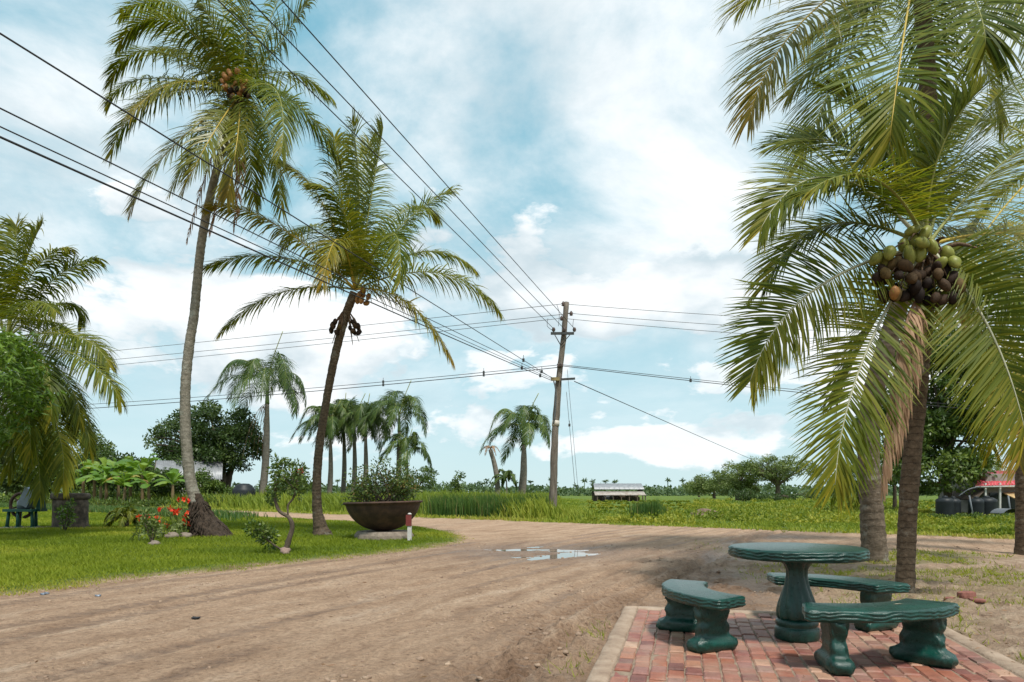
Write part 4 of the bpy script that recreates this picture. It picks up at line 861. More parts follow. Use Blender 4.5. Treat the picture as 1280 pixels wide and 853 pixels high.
# broad dark tree by the grey-roofed house
tree('broad_tree', 'large dark broadleaf tree overhanging the grey-roofed house', at(275, 78), 11, [(-.4, 0, 8.6, 4.2, 4, 3.2), (-4.5, 0, 7, 3.2, 3, 3.0), (2.2, -.5, 6.2, 3.0, 3, 3.0), (-1, -1.5, 4.8, 3.4, 3, 2.2), (-5.5, 0, 4.6, 2.2, 2, 1.8)], 'leaf_dark', 3, 170, .40, 120, 1.2, .7, stems=2)
tree('hedge_tree', 'dense green tree behind the banana clump at the lawn palm side', at(92, 84), 8, [(0, 0, 5.5, 4.2, 3, 3.8), (-5, 0, 5.4, 4, 3, 3.6), (2.2, 0, 3.4, 3, 3, 2.4)], 'leaf', 4, 130, .46, 130, 1.3, .4)
tree('hedge_tree', 'dark leafy tree behind the green iron machine', at(10, 80), 9, [(0, 0, 5.5, 5, 3, 4.5), (-6, 0, 5, 4, 3, 4), (3, -1, 3, 3.6, 3, 2.6)], 'leaf_dark', 5, 140, .46, 130, 1.35, .4)
tree('hedge_tree', 'dark rounded tree rising just behind the middle of the banana clump', at(140, 82), 6, [(0, 0, 3.6, 4.6, 3, 2.2), (3.6, 0, 3.0, 2.6, 2, 1.7)], 'leaf_dark', 6, 100, .42, 120, 1.2, .3)
# mango with its outer foliage in view
def mango():
    rng = np.random.default_rng(9); b = np.array((-14.1, 16.2, .05)); root = thing('mango_tree', b, 'bright green mango foliage in front of the ragged palm', 'tree')
    mb = MB(); P = spline([b-UP*.1, b+np.array((.1, 0, 1.2)), b+np.array((.2, .1, 2.2))], .2); tube(mb, P, np.linspace(.22, .15, len(P)), 9, jitter=.1)
    n = 300; d = nz(rng.normal(size=(n, 3))); C = b+np.array((0, 0, 3.9))+d*np.array((2.85, 2.2, 1.65))*(rng.uniform(.5, 1, n)**.4)[:, None]
    for i in range(0, n, 14): tube(mb, qbez(P[-1], (P[-1]+C[i])/2+UP*.3, C[i], 8), np.linspace(.07, .015, 8), 5)
    part('trunk', mb, M['bark'], root); mb = MB(); per = 46; ci = np.repeat(np.arange(n), per); N_ = n*per
    D = nz(np.stack([rng.normal(size=N_), rng.normal(size=N_), -.25-.7*rng.random(N_)], 1)); Q = C[ci]+rng.normal(size=(N_, 3))*.12
    leaves(mb, Q, D, rng.uniform(.17, .30, N_), rng.uniform(.04, .062, N_), rng, np.clip(.5*rng.random(n)[ci]+.5*rng.random(N_), 0, 1)); part('crown', mb, M['leaf_bright'], root)
mango()
# right side trees
tree('leafy_tree', 'large leafy tree behind the near palms beside the black water tanks', at(1185, 37), 10, [(0, 0, 6.4, 3.8, 3, 3.4), (-2.4, 0, 4.6, 2.4, 2, 2.2), (1.5, 0, 6.2, 2.6, 2, 2.0), (-.5, 0, 8.6, 2.6, 2, 1.8), (-1.2, -.5, 2.6, 2.6, 2, 1.4), (-.2, -.5, 3.2, 1.8, 1.5, 1.0)], 'leaf', 14, 230, .25, 150, .72, .22, limbs=26)
tree('leafy_tree', 'small spreading tree between the stout trunk and the field', at(1118, 44), 5, [(0, 0, 3.2, 2.2, 2, 1.5), (-1.5, 0, 2.4, 1.4, 1, 1)], 'leaf_olive', 15, 60, .22, 70, .6, .14)
tree('rain_tree', 'spreading rain tree with an open umbrella crown beyond the field', at(972, 118), 8, [(0, 0, 6.0, 5.6, 4, 1.7), (3.4, 0, 5.4, 3.6, 3, 1.3), (-3.4, 0, 4.8, 3.4, 3, 1.6), (.2, 0, 4.0, 2.2, 2, 1.2)], 'leaf_olive', 16, 130, .34, 75, .95, .5, flat=.45, limbs=24)
tree('rain_tree', 'rounded rain tree left of the umbrella-crowned one with low foliage', at(922, 122), 7, [(0, 0, 4.6, 4.2, 4, 2.2), (-1.5, 0, 2.6, 4.4, 3, 1.6), (2.5, 0, 2.6, 3, 3, 1.5)], 'leaf_olive', 17, 120, .36, 70, 1.0, .4, flat=.6)
tree('rain_tree', 'low rain tree of the receding row, between the rounded one and the last', at(893, 165), 6, [(0, 0, 4.2, 5.5, 4, 1.9), (-3.5, 0, 2.6, 4, 3, 1.5)], 'leaf_olive', 18, 90, .5, 60, 1.3, .4)
tree('rain_tree', 'smallest and last rain tree where the field track vanishes', at(874, 230), 5, [(0, 0, 2.8, 5.2, 4, 1.8)], 'leaf_olive', 19, 60, .6, 50, 1.4, .4)
tree('hedge_bush', 'dark low bush under the rounded rain tree', at(930, 100), 2, [(0, 0, .9, 2.2, 1.5, .8)], 'leaf_dark', 20, 30, .25, 60, .5, .1, 'bush')
tree('hedge_bush', 'long dark hedge below the umbrella-crowned rain tree', at(985, 108), 2, [(0, 0, .6, 6.5, 1.5, .6)], 'leaf_dark', 22, 60, .28, 60, .55, .08, 'bush')
def small_coco(px, Y, ht, label, seed, L=1.6, wind=-.3):
    rng = np.random.default_rng(seed); b = at(px, Y); root = thing('young_palm', b, label, 'palm tree')
    mb = MB(); P = spline([b-UP*.1, b+UP*ht*.5+np.array((.05, 0, 0)), b+UP*ht], .15); tube(mb, P, np.linspace(.14, .1, len(P)), 9, jitter=.08); part('trunk', mb, M['bark_brown'], root)
    for k in range(13):
        az = k*2.399; el = 1.1-1.5*k/13; d = np.array((math.cos(az), math.sin(az), 0)); t = P[-1]
        add_frond(root, qbez(t, t+(d*math.cos(el)+UP*math.sin(el))*L*.55, t+d*math.cos(el)*L*.9+UP*L*(math.sin(el)*.6-.5)+np.array((wind, 0, 0))*L*.4, 14), rng, 'frond', 'rib', n=34, L=.5*L/1.6, w=.024, droop=.8, segs=3, rr=.025)
small_coco(1050, 42, 1.8, 'young palm with a short trunk standing in the weedy field', 61, 2.1); small_coco(1078, 44, 1.3, 'young palm half hidden behind the stout pale trunk', 62, 1.7)
small_coco(1236, 52, 2.6, 'palm seen between the leafy tree and the red-roofed house', 63, 2.2)
tree('field_bush', 'loose leafy bush at the foot of the tall outlying royal palm', at(521, 74), 4, [(0, 0, 2.8, 2.2, 2, 1.6), (-2.2, 0, 4.6, 1.0, .8, .6)], 'leaf', 23, 40, .26, 55, .6, .12, 'bush')
tree('field_bush', 'slender sapling rising above the reeds', at(573, 60), 3, [(0, 0, 2.2, .5, .5, 1.0), (-.6, 0, 1.4, .8, .8, .6)], 'leaf', 24, 26, .22, 45, .36, .06, 'bush')
tree('field_bush', 'low bush beside the dark water tank', at(360, 66), 3, [(0, 0, 2.0, 2.2, 2, 1.2), (2.2, 0, 2.4, 1.2, 1, 1)], 'leaf', 25, 40, .26, 55, .6, .1, 'bush')
# distant woods and far palms at the horizon
def far_woods():
    rng = np.random.default_rng(33); mb = MB(); n = 26000; x = rng.uniform(-420, 330, n); y = rng.uniform(330, 400, n)
    hh = 3.2+3.4*fbm(x*.03, y*0+.5, 4, 3)*2-1.2; z = hh*rng.random(n)**.7
    C = np.stack([x, y, z], 1); leaves(mb, C, rng.normal(size=(n, 3)), rng.uniform(1.2, 2.4, n), 1.3, rng)
    for k in range(70):
        px = rng.uniform(-220, 140); py = rng.uniform(330, 395); ht = rng.uniform(5.5, 8.5); tube(mb, [np.array((px, py, 0)), np.array((px+.3, py, ht))], .22, 5)
        m = 26; D = nz(np.stack([rng.normal(size=m), rng.normal(size=m), -.15+.5*rng.normal(size=m)], 1)); leaves(mb, np.repeat(np.array([(px+.3, py, ht)]), m, 0), D, rng.uniform(1.5, 2.4, m), .6, rng)
    o = link('far_woods', mb.mesh('far_woods', M['leaf_far'])); tag(o, 'thin line of far trees and palms along the horizon', 'woods', kind='stuff')
far_woods()
# bananas
def banana_plant(px, Y, ht, label, seed):
    rng = np.random.default_rng(seed); b = at(px, Y); root = thing('banana_plant', b, label, 'banana plant', 'banana plants by the house')
    P = spline([b-UP*.1, b+UP*ht*.6], .3); mb = MB(); tube(mb, P, np.linspace(.19, .11, len(P)), 8); part('stem', mb, M['banana_stem'], root)
    for k in range(11):
        az = k*2.399+seed; el = rng.uniform(.1, 1.3) if k else 1.45; ln = ht*rng.uniform(.45, .72); d = np.array((math.cos(az), math.sin(az), 0)); t = P[-1]
        Q = qbez(t, t+(d*math.cos(el)+UP*math.sin(el))*ln*.6, t+d*ln*math.cos(el)*1.25+UP*ln*(math.sin(el)*1.0-.40), 12)
        T = nz(np.gradient(Q, axis=0)); S = nz(np.cross(T, UP)+1e-4); Nn = np.cross(S, T); s = np.linspace(0, 1, 12)
        w = .42*np.sin(math.pi*np.clip((s-.16)/.84, 0, 1))**.6*(1+.12*rng.normal(size=12)); w[0] = .02; w[-1] = .01
        V = np.stack([Q-S*w[:, None]-Nn*w[:, None]*.35*(1+.3*rng.normal(size=(12, 1))), Q, Q+S*w[:, None]-Nn*w[:, None]*.35*(1+.3*rng.normal(size=(12, 1)))], 1)
        i = np.arange(11)*3; f = np.concatenate([np.stack([i+a, i+a+1, i+a+4, i+a+3], 1) for a in (0, 1)]); mb = MB()
        mb.add(V.reshape(-1, 3), f, rnd=float(np.clip(rng.random()*.8+(.3 if rng.random() < .1 else 0), 0, 1))); part('leaf', mb, M['banana'], root)
tree('hedge_bush', 'leafy shrub growing against the house wall beside the grey palm trunk', at(250, 67), 3, [(0, 0, 2.0, 1.5, 1, 1.5), (1.6, 0, 1.3, 1.2, 1, .9)], 'leaf', 27, 55, .30, 70, .6, .08, 'bush')
tree('hedge_bush', 'dark shrub in front of the house gable among the bananas', at(208, 66), 3, [(0, 0, 2.0, 1.3, 1, 1.6)], 'leaf_dark', 28, 45, .30, 70, .6, .08, 'bush')
bl = ['beside the dark round tank', 'second from the dark round tank', 'third from the dark round tank', 'in the middle of the clump', 'with the tallest upright leaf', 'next to the house gable', 'below the house eaves', 'nearest the grey trunk of the tall palm', 'low in front, between the second and third from the tank', 'low in front of the middle of the clump', 'low in front, below the house gable']
for k, (px, Y, ht) in enumerate(((104, 67, 4.2), (118, 69, 4.8), (133, 66, 4.6), (148, 70, 5.0), (163, 67, 4.6), (178, 66, 5.0), (192, 67, 3.6), (216, 63, 3.4), (126, 64, 3.2), (156, 63, 3.0), (186, 63, 3.2))): banana_plant(px, Y, ht, 'banana plant '+bl[k], 70+k)

# ------------------------------------------------------------------ buildings
M['tin'] = noisy('grey_roof_sheet', (.20, .21, .22), (.34, .35, .36), 2, .5, .2, .01, .2); M['tin_rust'] = noisy('rusty_roof_sheet', (.20, .13, .09), (.42, .39, .35), 1.3, .7, .2, .02, mid=(.35, .31, .27))
M['red_roof'] = noisy('red_roof_sheet', (.40, .03, .045), (.56, .07, .085), 2, .45, .2, .01); M['plank'] = noisy('dark_plank', (.06, .045, .035), (.16, .12, .09), 4, .9, .4, .02, mapping=(1, 1, .3))
M['wall_pale'] = noisy('pale_wall', (.20, .19, .17), (.36, .34, .31), 2, .9, .3, .02); M['void'] = flat_mat('window_glass_dark', (.03, .035, .04), .15); M['timber'] = flat_mat('white_timber', (.52, .51, .48), .7)
M['black_plastic'] = noisy('black_plastic', (.008, .011, .013), (.022, .027, .030), 2, .5, .1, .01)
M['shade'] = flat_mat('tan_awning', (.55, .38, .18), .8); M['zinc'] = flat_mat('zinc_sheet', (.15, .165, .18), .6, 0)
def sheet_roof(root, a, b, c, d, n, mat, th=.04, name='roof_sheet'):
    """corrugated sheets between eave a-b and ridge d-c"""
    a, b, c, d = map(lambda q: np.asarray(q, float), (a, b, c, d)); nn = nz(np.cross(b-a, d-a)); nn = nn*np.sign(nn[2])
    for k in range(n):
        t = np.linspace(k/n, (k+1)/n, 9); lo = a+(b-a)*t[:, None]; hi = d+(c-d)*t[:, None]; off = nn*(th*np.abs(np.sin(np.arange(9)*math.pi/2)))[:, None]+nn*(.006*(k % 2))
        mb = MB(); V = np.concatenate([lo+off, hi+off, lo+off-nn*.02, hi+off-nn*.02]); i = np.arange(8)
        mb.add(V, np.concatenate([np.stack([i, i+1, i+10, i+9], 1), np.stack([i+18, i+27, i+28, i+19], 1), np.stack([i, i+18, i+19, i+1], 1), np.stack([i+9, i+10, i+28, i+27], 1)])); part(name, mb, M[mat], root)
def grey_house():
    Y = 73; b = at(214, Y, .0); root = thing('wooden_house', b, 'small wooden house with a grey sheet roof behind the banana plants', 'house')
    o = np.array(((203-640)/F*Y, Y, 0.0)); du = nz(np.array((.93, .37, 0))); dv = np.array((-du[1], du[0], 0))       # ridge runs along du, gable faces -du
    q = lambda u, v, z: o+du*u+dv*v+UP*z
    L_, w_, ze, zr = 5.4, 2.1, 3.15, 4.75; ang = math.atan2(du[1], du[0])
    mb = MB(); box(mb, q(L_/2, 0, ze/2-.05), (L_, 2*w_, ze), ang); part('wall', mb, M['wall_pale'], root, False)
    for u in (-.02, L_+.02):
        mb = MB(); V = np.array([q(u, -w_, ze-.06), q(u, w_, ze-.06), q(u, 0, zr-.05)]); t = du*.06*(-1 if u < 0 else 1); mb.add(np.concatenate([V, V+t]), [np.array([(0, 1, 2), (5, 4, 3)]), np.array([(0, 3, 4, 1), (1, 4, 5, 2), (2, 5, 3, 0)])]); part('gable', mb, M['plank'], root, False)
    e = .55; sl = (zr-ze)/w_
    sheet_roof(root, q(-e, -w_-e, ze-sl*e), q(L_+e, -w_-e, ze-sl*e), q(L_+e, 0, zr), q(-e, 0, zr), 9, 'tin'); sheet_roof(root, q(-e, w_+e, ze-sl*e), q(L_+e, w_+e, ze-sl*e), q(L_+e, .03, zr), q(-e, .03, zr), 9, 'tin')
    for s_ in (-1, 1):
        mb = MB(); tube(mb, [q(-e-.03, s_*(w_+e), ze-sl*e-.06), q(-e-.03, 0, zr-.06)], .07, 4); part('fascia', mb, M['plank'], root, False)
    for u in (1.1, 3.1):
        mb = MB(); box(mb, q(u, -w_-.02, 2.0), (.95, .08, 1.25), ang); w = part('window', mb, M['timber'], root, False); mb = MB(); box(mb, q(u, -w_-.06, 2.0), (.78, .06, 1.08), ang); part('pane', mb, M['void'], w, False)
    mb = MB(); box(mb, q(4.5, -w_-.03, 1.15), (.9, .08, 2.1), ang); part('door', mb, M['plank'], root, False)
    for u in (.1, 2.1, 3.9, L_+.3):
        mb = MB(); box(mb, q(u, -w_-.5, 1.35), (.11, .11, 2.8), ang); part('post', mb, M['timber'], root, False)
grey_house()
def field_shed():
    Y = 104; x0, x1 = (743-640)/F*Y, (806-640)/F*Y; b = at(775, Y); root = thing('open_shed', b, 'long low open shed with a patched grey sheet roof in the far field', 'shed')
    z = lambda py: H+(HOR-py)/F*Y
    sheet_roof(root, (x0, Y, z(612)), (x1, Y, z(612)), (x1-.1, Y+2.2, z(604.5)), (x0+.1, Y+2.2, z(604.5)), 10, 'tin'); sheet_roof(root, (x0, Y+4.6, z(612)), (x1, Y+4.6, z(612)), (x1-.1, Y+2.25, z(604.5)), (x0+.1, Y+2.25, z(604.5)), 6, 'tin')
    sheet_roof(root, (x0-.15, Y-2.2, z(619.3)), (x1-.2, Y-2.2, z(619.3)), (x1-.2, Y-.1, z(614.6)), (x0-.1, Y-.1, z(614.6)), 10, 'tin_rust')
    mb = MB(); V = np.array([(x1-.3, Y+.1, z(614)), (x1-.3, Y+4.4, z(614)), (x1-.3, Y+2.2, z(607))]); mb.add(np.concatenate([V, V-np.array((.1, 0, 0))]), np.array([(0, 1, 2), (5, 4, 3)])); part('gable', mb, M['plank'], root, False)
    for k in range(7):
        x = x0+.2+(x1-x0-.5)*k/6
        for yy, zt in ((Y-2.0, z(619.5)), (Y+.1, z(614.2)), (Y+4.4, z(614.2))):
            mb = MB(); box(mb, (x, yy, zt/2-.1), (.14, .14, zt+.2)); part('post', mb, M['plank'], root, False)
    mb = MB(); box(mb, ((x0+x1)/2, Y+4.3, .7), (x1-x0-.6, .08, 1.5)); part('wall', mb, M['plank'], root, False)
    for k, (x, w, h) in enumerate(((x0+2.2, 1.5, .7), (x0+4.2, 1.1, .9), (x1-1.4, 1.4, .6))):
        mb = MB(); box(mb, (x, Y+.8, h/2+.1), (w, .9, h)); box(mb, (x+.1, Y+.8, h+.2), (w*.6, .6, .25)); single('farm_crate', mb, M[('zinc', 'plank', 'bark')[k]], (x, Y+.8, 0), ('pale boxy load stored under the far open shed', 'tallest dark load stored under the far open shed', 'brown low load at the open end of the far shed')[k], 'crate', 'loads in the shed', False)
field_shed()
def red_house():
    Y = 36; root = thing('red_roofed_house', at(1262, Y), 'small pale house with a red sheet roof and tan awning', 'house'); z = lambda py: H+(HOR-py)/F*Y; x = lambda px: (px-640)/F*Y
    mb = MB(); box(mb, (x(1290), Y+2.2, 1.1), (x(1345)-x(1235), 4, 2.4)); part('wall', mb, M['wall_pale'], root, False)
    sheet_roof(root, (x(1211), Y-.5, z(608)), (x(1350), Y-.5, z(605)), (x(1350), Y+2.0, z(585)), (x(1258), Y+2.0, z(589)), 9, 'red_roof'); sheet_roof(root, (x(1214), Y+4.8, z(608)), (x(1350), Y+4.8, z(605)), (x(1350), Y+2.05, z(585)), (x(1258), Y+2.05, z(589)), 6, 'red_roof')
    mb = MB(); tube(mb, [np.array((x(1210), Y-.56, z(609))), np.array((x(1350), Y-.56, z(607)))], .05, 6); part('gutter', mb, M['timber'], root)
    mb = MB(); box(mb, (x(1258), Y-.02+.16, z(628)), (x(1300)-x(1262), .1, 1)); part('window', mb, M['void'], root, False)
    for px in (1225, 1243, 1272):
        mb = MB(); box(mb, (x(px), Y-.4, 1.0), (.09, .09, z(609)*1.0)); part('post', mb, M['timber'], root, False)
    mb = MB(); V = np.array([(x(1205), Y-.9, z(624)), (x(1228), Y-.3, z(611)), (x(1228), Y+2, z(611)), (x(1205), Y+2, z(624))]); mb.add(np.concatenate([V, V-UP*.05]), np.array([(0, 1, 2, 3), (7, 6, 5, 4), (0, 4, 5, 1)])); part('lean_to', mb, M['plank'], root, False)
    mb = MB(); V = np.array([(x(1247), Y-1.4, z(624)), (x(1292), Y-1.6, z(619)), (x(1292), Y, z(614)), (x(1253), Y, z(616))]); mb.add(np.concatenate([V, V-UP*.06]), np.array([(0, 1, 2, 3), (7, 6, 5, 4), (0, 4, 5, 1)])); part('awning', mb, M['shade'], root, False)
    mb = MB(); tube(mb, spline([np.array((x(1180), Y-1.2, z(620))), np.array((x(1195), Y-1, z(612))), np.array((x(1216), Y-.6, z(608.5)))], .2), .03, 6); part('downpipe', mb, M['zinc'], root)
    Yt = 33.4; xt = lambda px: (px-640)/F*Yt
    for k, (px, r, top) in enumerate(((1181, .40, 621), (1197, .34, 622), (1220, .34, 622), (1239, .47, 621))):
        h = H+(HOR-top)/F*Yt; yy = Yt+.35*(k % 2); g = gz(xt(px), yy); mb = MB(); hh = h-g
        prof = [(r*.94, 0), (r, .05), (r*.985, hh*.22), (r, hh*.25), (r*.985, hh*.47), (r, hh*.5), (r*.985, hh*.72), (r, hh*.75), (r*.97, hh*.86), (r*.6, hh*.95), (r*.3, hh*.96)]
        root2 = thing('water_tank', (xt(px), yy, g), ('black water tank with its rim against the leafy tree', 'black water tank second from the leafy tree', 'narrow black water tank beside the white post', 'widest black water tank under the red roof eaves')[k], 'water tank', 'black water tanks')
        lathe(mb, (xt(px), yy, g), prof, 22); part('tank', mb, M['black_plastic'], root2); mb = MB(); lathe(mb, (xt(px), yy, g+hh*.955), [(r*.3, 0), (r*.32, .03), (r*.28, .08), (.02, .1)], 14); part('lid', mb, M['black_plastic'], root2)
    for px, lean in ((1203, -.22), (1249, -.15)):
        mb = MB(); b = np.array((xt(px+4), Yt-.6, 0.0)); tube(mb, [b-UP*.05, b+np.array((lean, 0, 1.15))], .04, 6); mbp = mb; single('leaning_pipe', mbp, M['zinc'], b, 'pale pipe leaning '+('between the two pairs of black water tanks' if px < 1220 else 'beside the widest black water tank'), 'pipe', 'pipes by the tanks')
    mb = MB(); b = at(1266, 31.5); n = 9; th = np.linspace(.2, 2.6, n)
    V = np.concatenate([np.stack([b[0]+.5*np.cos(th), np.full(n, b[1]+o), .1+.45*np.sin(th)], 1) for o in (0, .9)]); i = np.arange(n-1); mb.add(np.concatenate([V, V*1.0-UP*.02]), np.concatenate([np.stack([i, i+1, i+n+1, i+n], 1), np.stack([i+2*n, i+3*n, i+3*n+1, i+2*n+1], 1)])); single('zinc_sheet', mb, M['zinc'], b, 'curved zinc sheet lying in the weeds by the house', 'metal sheet')
red_house()
mb = MB(); b = at(305, 64); hh = 2.1; lathe(mb, b, [(1.0, 0), (1.05, .1), (1.03, 1.4), (.98, 1.6), (.80, 1.78), (.78, hh-.2), (.45, hh), (.05, hh+.02)], 20); single('water_tank', mb, M['black_plastic'], b, 'lone dark water tank in the long grass below the royal palm', 'water tank')
# ------------------------------------------------------------------ things on the lawn
M['iron'] = noisy('rusted_cast_iron', (.035, .022, .017), (.14, .075, .05), 3.2, .7, .4, .02, .2, mid=(.075, .045, .034)); M['stone'] = noisy('pale_stone', (.14, .11, .085), (.30, .25, .20), 6, .9, .6, .03)
M['pinkstone'] = noisy('pinkish_stone', (.22, .145, .12), (.36, .26, .22), 7, .9, .6, .03); M['paint_white'] = flat_mat('chalky_white_paint', (.55, .53, .50), .8); M['paint_red'] = flat_mat('faded_red_paint', (.17, .03, .026), .7)
M['machine_green'] = flat_mat('dark_green_machine_paint', (.012, .075, .058), .45); M['machine_grey'] = flat_mat('blue_grey_metal', (.16, .19, .23), .45, .4)
M['old_tank'] = noisy('blackened_riveted_iron', (.03, .026, .022), (.22, .17, .13), 4.5, .9, .8, .03, mid=(.09, .07, .055))
YK = 18.4
def kettle():
    c = np.array(((480-640)/F*YK, YK, gz((480-640)/F*YK, YK)))
    root = thing('slab_base', c, 'rough octagonal pale stone slab under the iron kettle', 'stone slab'); mb = MB()
    lathe(mb, c-UP*.05, [(.80, 0), (.82, .03), (.80, .13), (.75, .20), (.70, .235)], 8, mod=lambda r, t, z: r*(1+.03*np.sin(3*t))); part('slab', mb, M['stone'], root, False)
    k = c+UP*.18; root = thing('iron_kettle', k, 'huge rusted cast-iron sugar kettle used as a planter on a stone slab', 'planter'); mb = MB()
    tilt = R(-1.6); th = np.linspace(R(8), R(82), 18); outer = [(1.0*np.sin(t)**.92, .80-.80*np.cos(t)**1.15) for t in th]
    prof = [(.10, 0)]+outer+[(1.03, .74), (1.06, .755), (1.06, .79), (.99, .80), (.97, .74), (.93, .66), (.88, .58), (.05, .56)]
    lathe(mb, k, prof, 48, cap=True); V = mb.v[-1]-k; mb.v[-1] = np.stack([V[:, 0]*math.cos(tilt)+V[:, 2]*math.sin(tilt), V[:, 1], -V[:, 0]*math.sin(tilt)+V[:, 2]*math.cos(tilt)], 1)+k; part('bowl', mb, M['iron'], root)
    mb = MB(); lathe(mb, k+UP*.57, [(.86, 0), (.6, .02), (.1, .03)], 24); part('soil', mb, M['root'], root)
    rng = np.random.default_rng(4); b = k+UP*.57; root = thing('planter_bush', b, 'rounded twiggy bush with reddish tips growing in the iron kettle', 'bush'); mb = MB(); tips = []
    for i in range(34):
        aa, bb = rng.uniform(-1, 1), rng.uniform(.25, 1); e = b+np.array((.86*aa-.04, rng.uniform(-.6, .6), .18+1.02*bb*math.sqrt(max(.1, 1-aa*aa*.75)))); s = b+np.array((rng.uniform(-.35, .3), rng.uniform(-.2, .2), -.05))
        tube(mb, qbez(s, s+(e-s)*.5+np.array((0, 0, .1)), e, 8), np.linspace(.022, .006, 8), 5); tips += [e, s+(e-s)*.75+rng.normal(size=3)*.1]
    part('stems', mb, M['bark'], root); mb = MB(); T = np.array(tips); per = 62; n = len(T)*per; ci = np.repeat(np.arange(len(T)), per); d = nz(rng.normal(size=(n, 3)))
    leaves(mb, T[ci]+d*(.24*rng.random(n)**.5)[:, None], d+rng.normal(size=(n, 3))*.5, rng.uniform(.06, .11, n), rng.uniform(.03, .05, n), rng); part('crown', mb, M['croton'], root)
    p = W(512, 675, 17.6); p[2] = gz(p[0], p[1]); root = thing('marker_post', p, 'short white concrete post with a dark red top beside the kettle', 'post')
    mb = MB(); box(mb, p+UP*.16, (.10, .10, .42)); part('post', mb, M['paint_white'], root, False); mb = MB(); box(mb, p+UP*.52+np.array((-.02, -.01, 0)), (.135, .12, .28)); part('red_top', mb, M['paint_red'], root, False)
    mb = MB(); lathe(mb, p+UP*.672, [(.055, 0), (.05, .02), (.02, .04)], 10); part('cap', mb, M['paint_white'], root)
kettle()
def machine():
    Y = 23.6; x = lambda px: (px-640)/F*Y; z = lambda py: H+(HOR-py)/F*Y; c = at(31, Y); root = thing('iron_machine', c, 'old green iron mill machine with grey slanted hopper on four legs', 'machine')
    for px, yy, sp in ((17, -.25, -.05), (30, -.3, 0), (45, -.2, .02), (36, .35, 0), (16, .35, -.05)):
        mb = MB(); tube(mb, [np.array((x(px)+sp, Y+yy, c[2])), np.array((x(px+(1 if px < 20 else 0)), Y+yy, z(638)))], [.065, .05], 6); tube(mb, [np.array((x(px)+sp, Y+yy, c[2]-.03)), np.array((x(px)+sp, Y+yy, c[2]+.06))], .11, 8); part('leg', mb, M['machine_green'], root)
    mb = MB(); box(mb, (x(31), Y+.02, z(638)), (x(49)-x(13), .8, .09)); part('bed', mb, M['machine_green'], root, False)
    mb = MB(); n = 28; th = np.arange(n)*2*math.pi/n; wc = np.array((x(25), Y+.1, z(632)))
    ring = np.stack([wc[0]+.40*np.cos(th), np.full(n, wc[1]), wc[2]+.42*np.sin(th)], 1); tube(mb, np.concatenate([ring, ring[:1]]), .055, 7, cap=False); part('flywheel', mb, M['iron'], root)
    for k in range(3):
        a = k*math.pi/3+.3; mb = MB(); d = np.array((math.cos(a)*.4, 0, math.sin(a)*.42)); tube(mb, [wc-d, wc+d], .03, 6); part('spoke', mb, M['iron'], root)
    mb = MB(); box(mb, np.array((x(41), Y-.1, z(622))), (.34, .5, .62), rot=((math.cos(.45), 0, math.sin(.45)), (0, 1, 0), (-math.sin(.45), 0, math.cos(.45)))); part('hopper', mb, M['machine_grey'], root, False)
    mb = MB(); lathe(mb, np.array((x(31), Y-.05, z(637))), [(.2, 0), (.2, .25), (.16, .32), (.05, .34)], 14); part('housing', mb, M['machine_grey'], root)
    mb = MB(); box(mb, np.array((x(49), Y+.1, z(626))), (.14, .3, .75)); part('upright', mb, M['machine_green'], root, False)
    mb = MB(); box(mb, c+np.array((0, 0, -.01)), (1.5, 1.0, .09)); part('base_slab', mb, M['pinkstone'], root, False)
    Y2 = 23.9; c = at(88, Y2); root = thing('iron_tank', c, 'blackened round iron vessel with a heavy rim, standing like a tree stump', 'vessel'); mb = MB()
    lathe(mb, c-UP*.04, [(.60, 0), (.62, .04), (.55, .12), (.535, .5), (.545, .9), (.53, 1.02)], 30, mod=lambda r, t, z: r*(1+.05*(fbm(np.cos(t)*3+4, np.sin(t)*3+z*4, 4, 9)-.5)*2)); part('body', mb, M['old_tank'], root)
    mb = MB(); lathe(mb, c+UP*.98, [(.50, 0), (.58, .02), (.60, .08), (.59, .2), (.53, .23), (.48, .2), (.46, .05)], 30, mod=lambda r, t, z: r*(1+.04*(fbm(np.cos(t)*4+4, np.sin(t)*4, 3, 7)-.5)*2)); part('rim', mb, M['old_tank'], root)
machine()
def sapling(px, py, top, label, seed, mat='leaf', spread=.3, name='sapling', base='pinkstone'):
    rng = np.random.default_rng(seed); Y = F*H/(py-HOR); b = at(px, Y); ht = (py-top)/F*Y; root = thing(name, b, label, 'shrub'); mb = MB(); tips = []
    for k in range(5):
        e = b+np.array((rng.normal()*spread*.6, rng.normal()*spread*.6, ht*rng.uniform(.55, 1.0))); tube(mb, qbez(b-UP*.03, (b+e)/2+rng.normal(size=3)*.04, e, 7), np.linspace(.018, .005, 7), 5); tips += [e, b+(e-b)*.7, b+(e-b)*.5+rng.normal(size=3)*.08]
    part('stems', mb, M['bark'], root); mb = MB(); T = np.array(tips); per = 22; n = len(T)*per; ci = np.repeat(np.arange(len(T)), per)
    d = nz(rng.normal(size=(n, 3))); leaves(mb, T[ci]+d*.10*rng.random((n, 1)), d+UP*.2, rng.uniform(.07, .14, n), .05, rng); part('leaves', mb, M[mat], root)
    return b
sapling(81, 666, 628, 'thin staked sapling in front of the blackened iron vessel', 81, 'leaf_bright', .3)
b = sapling(190, 682, 640, 'small leafy shrub growing beside a grey stone', 83, 'leaf_olive', .25)
sapling(250, 650, 612, 'broad green shrub growing against the root mound of the tallest palm', 84, 'leaf', .3)
small_coco(155, 24.0, .35, 'knee-high palm seedling on the lawn by the ditch grass', 85, .75)
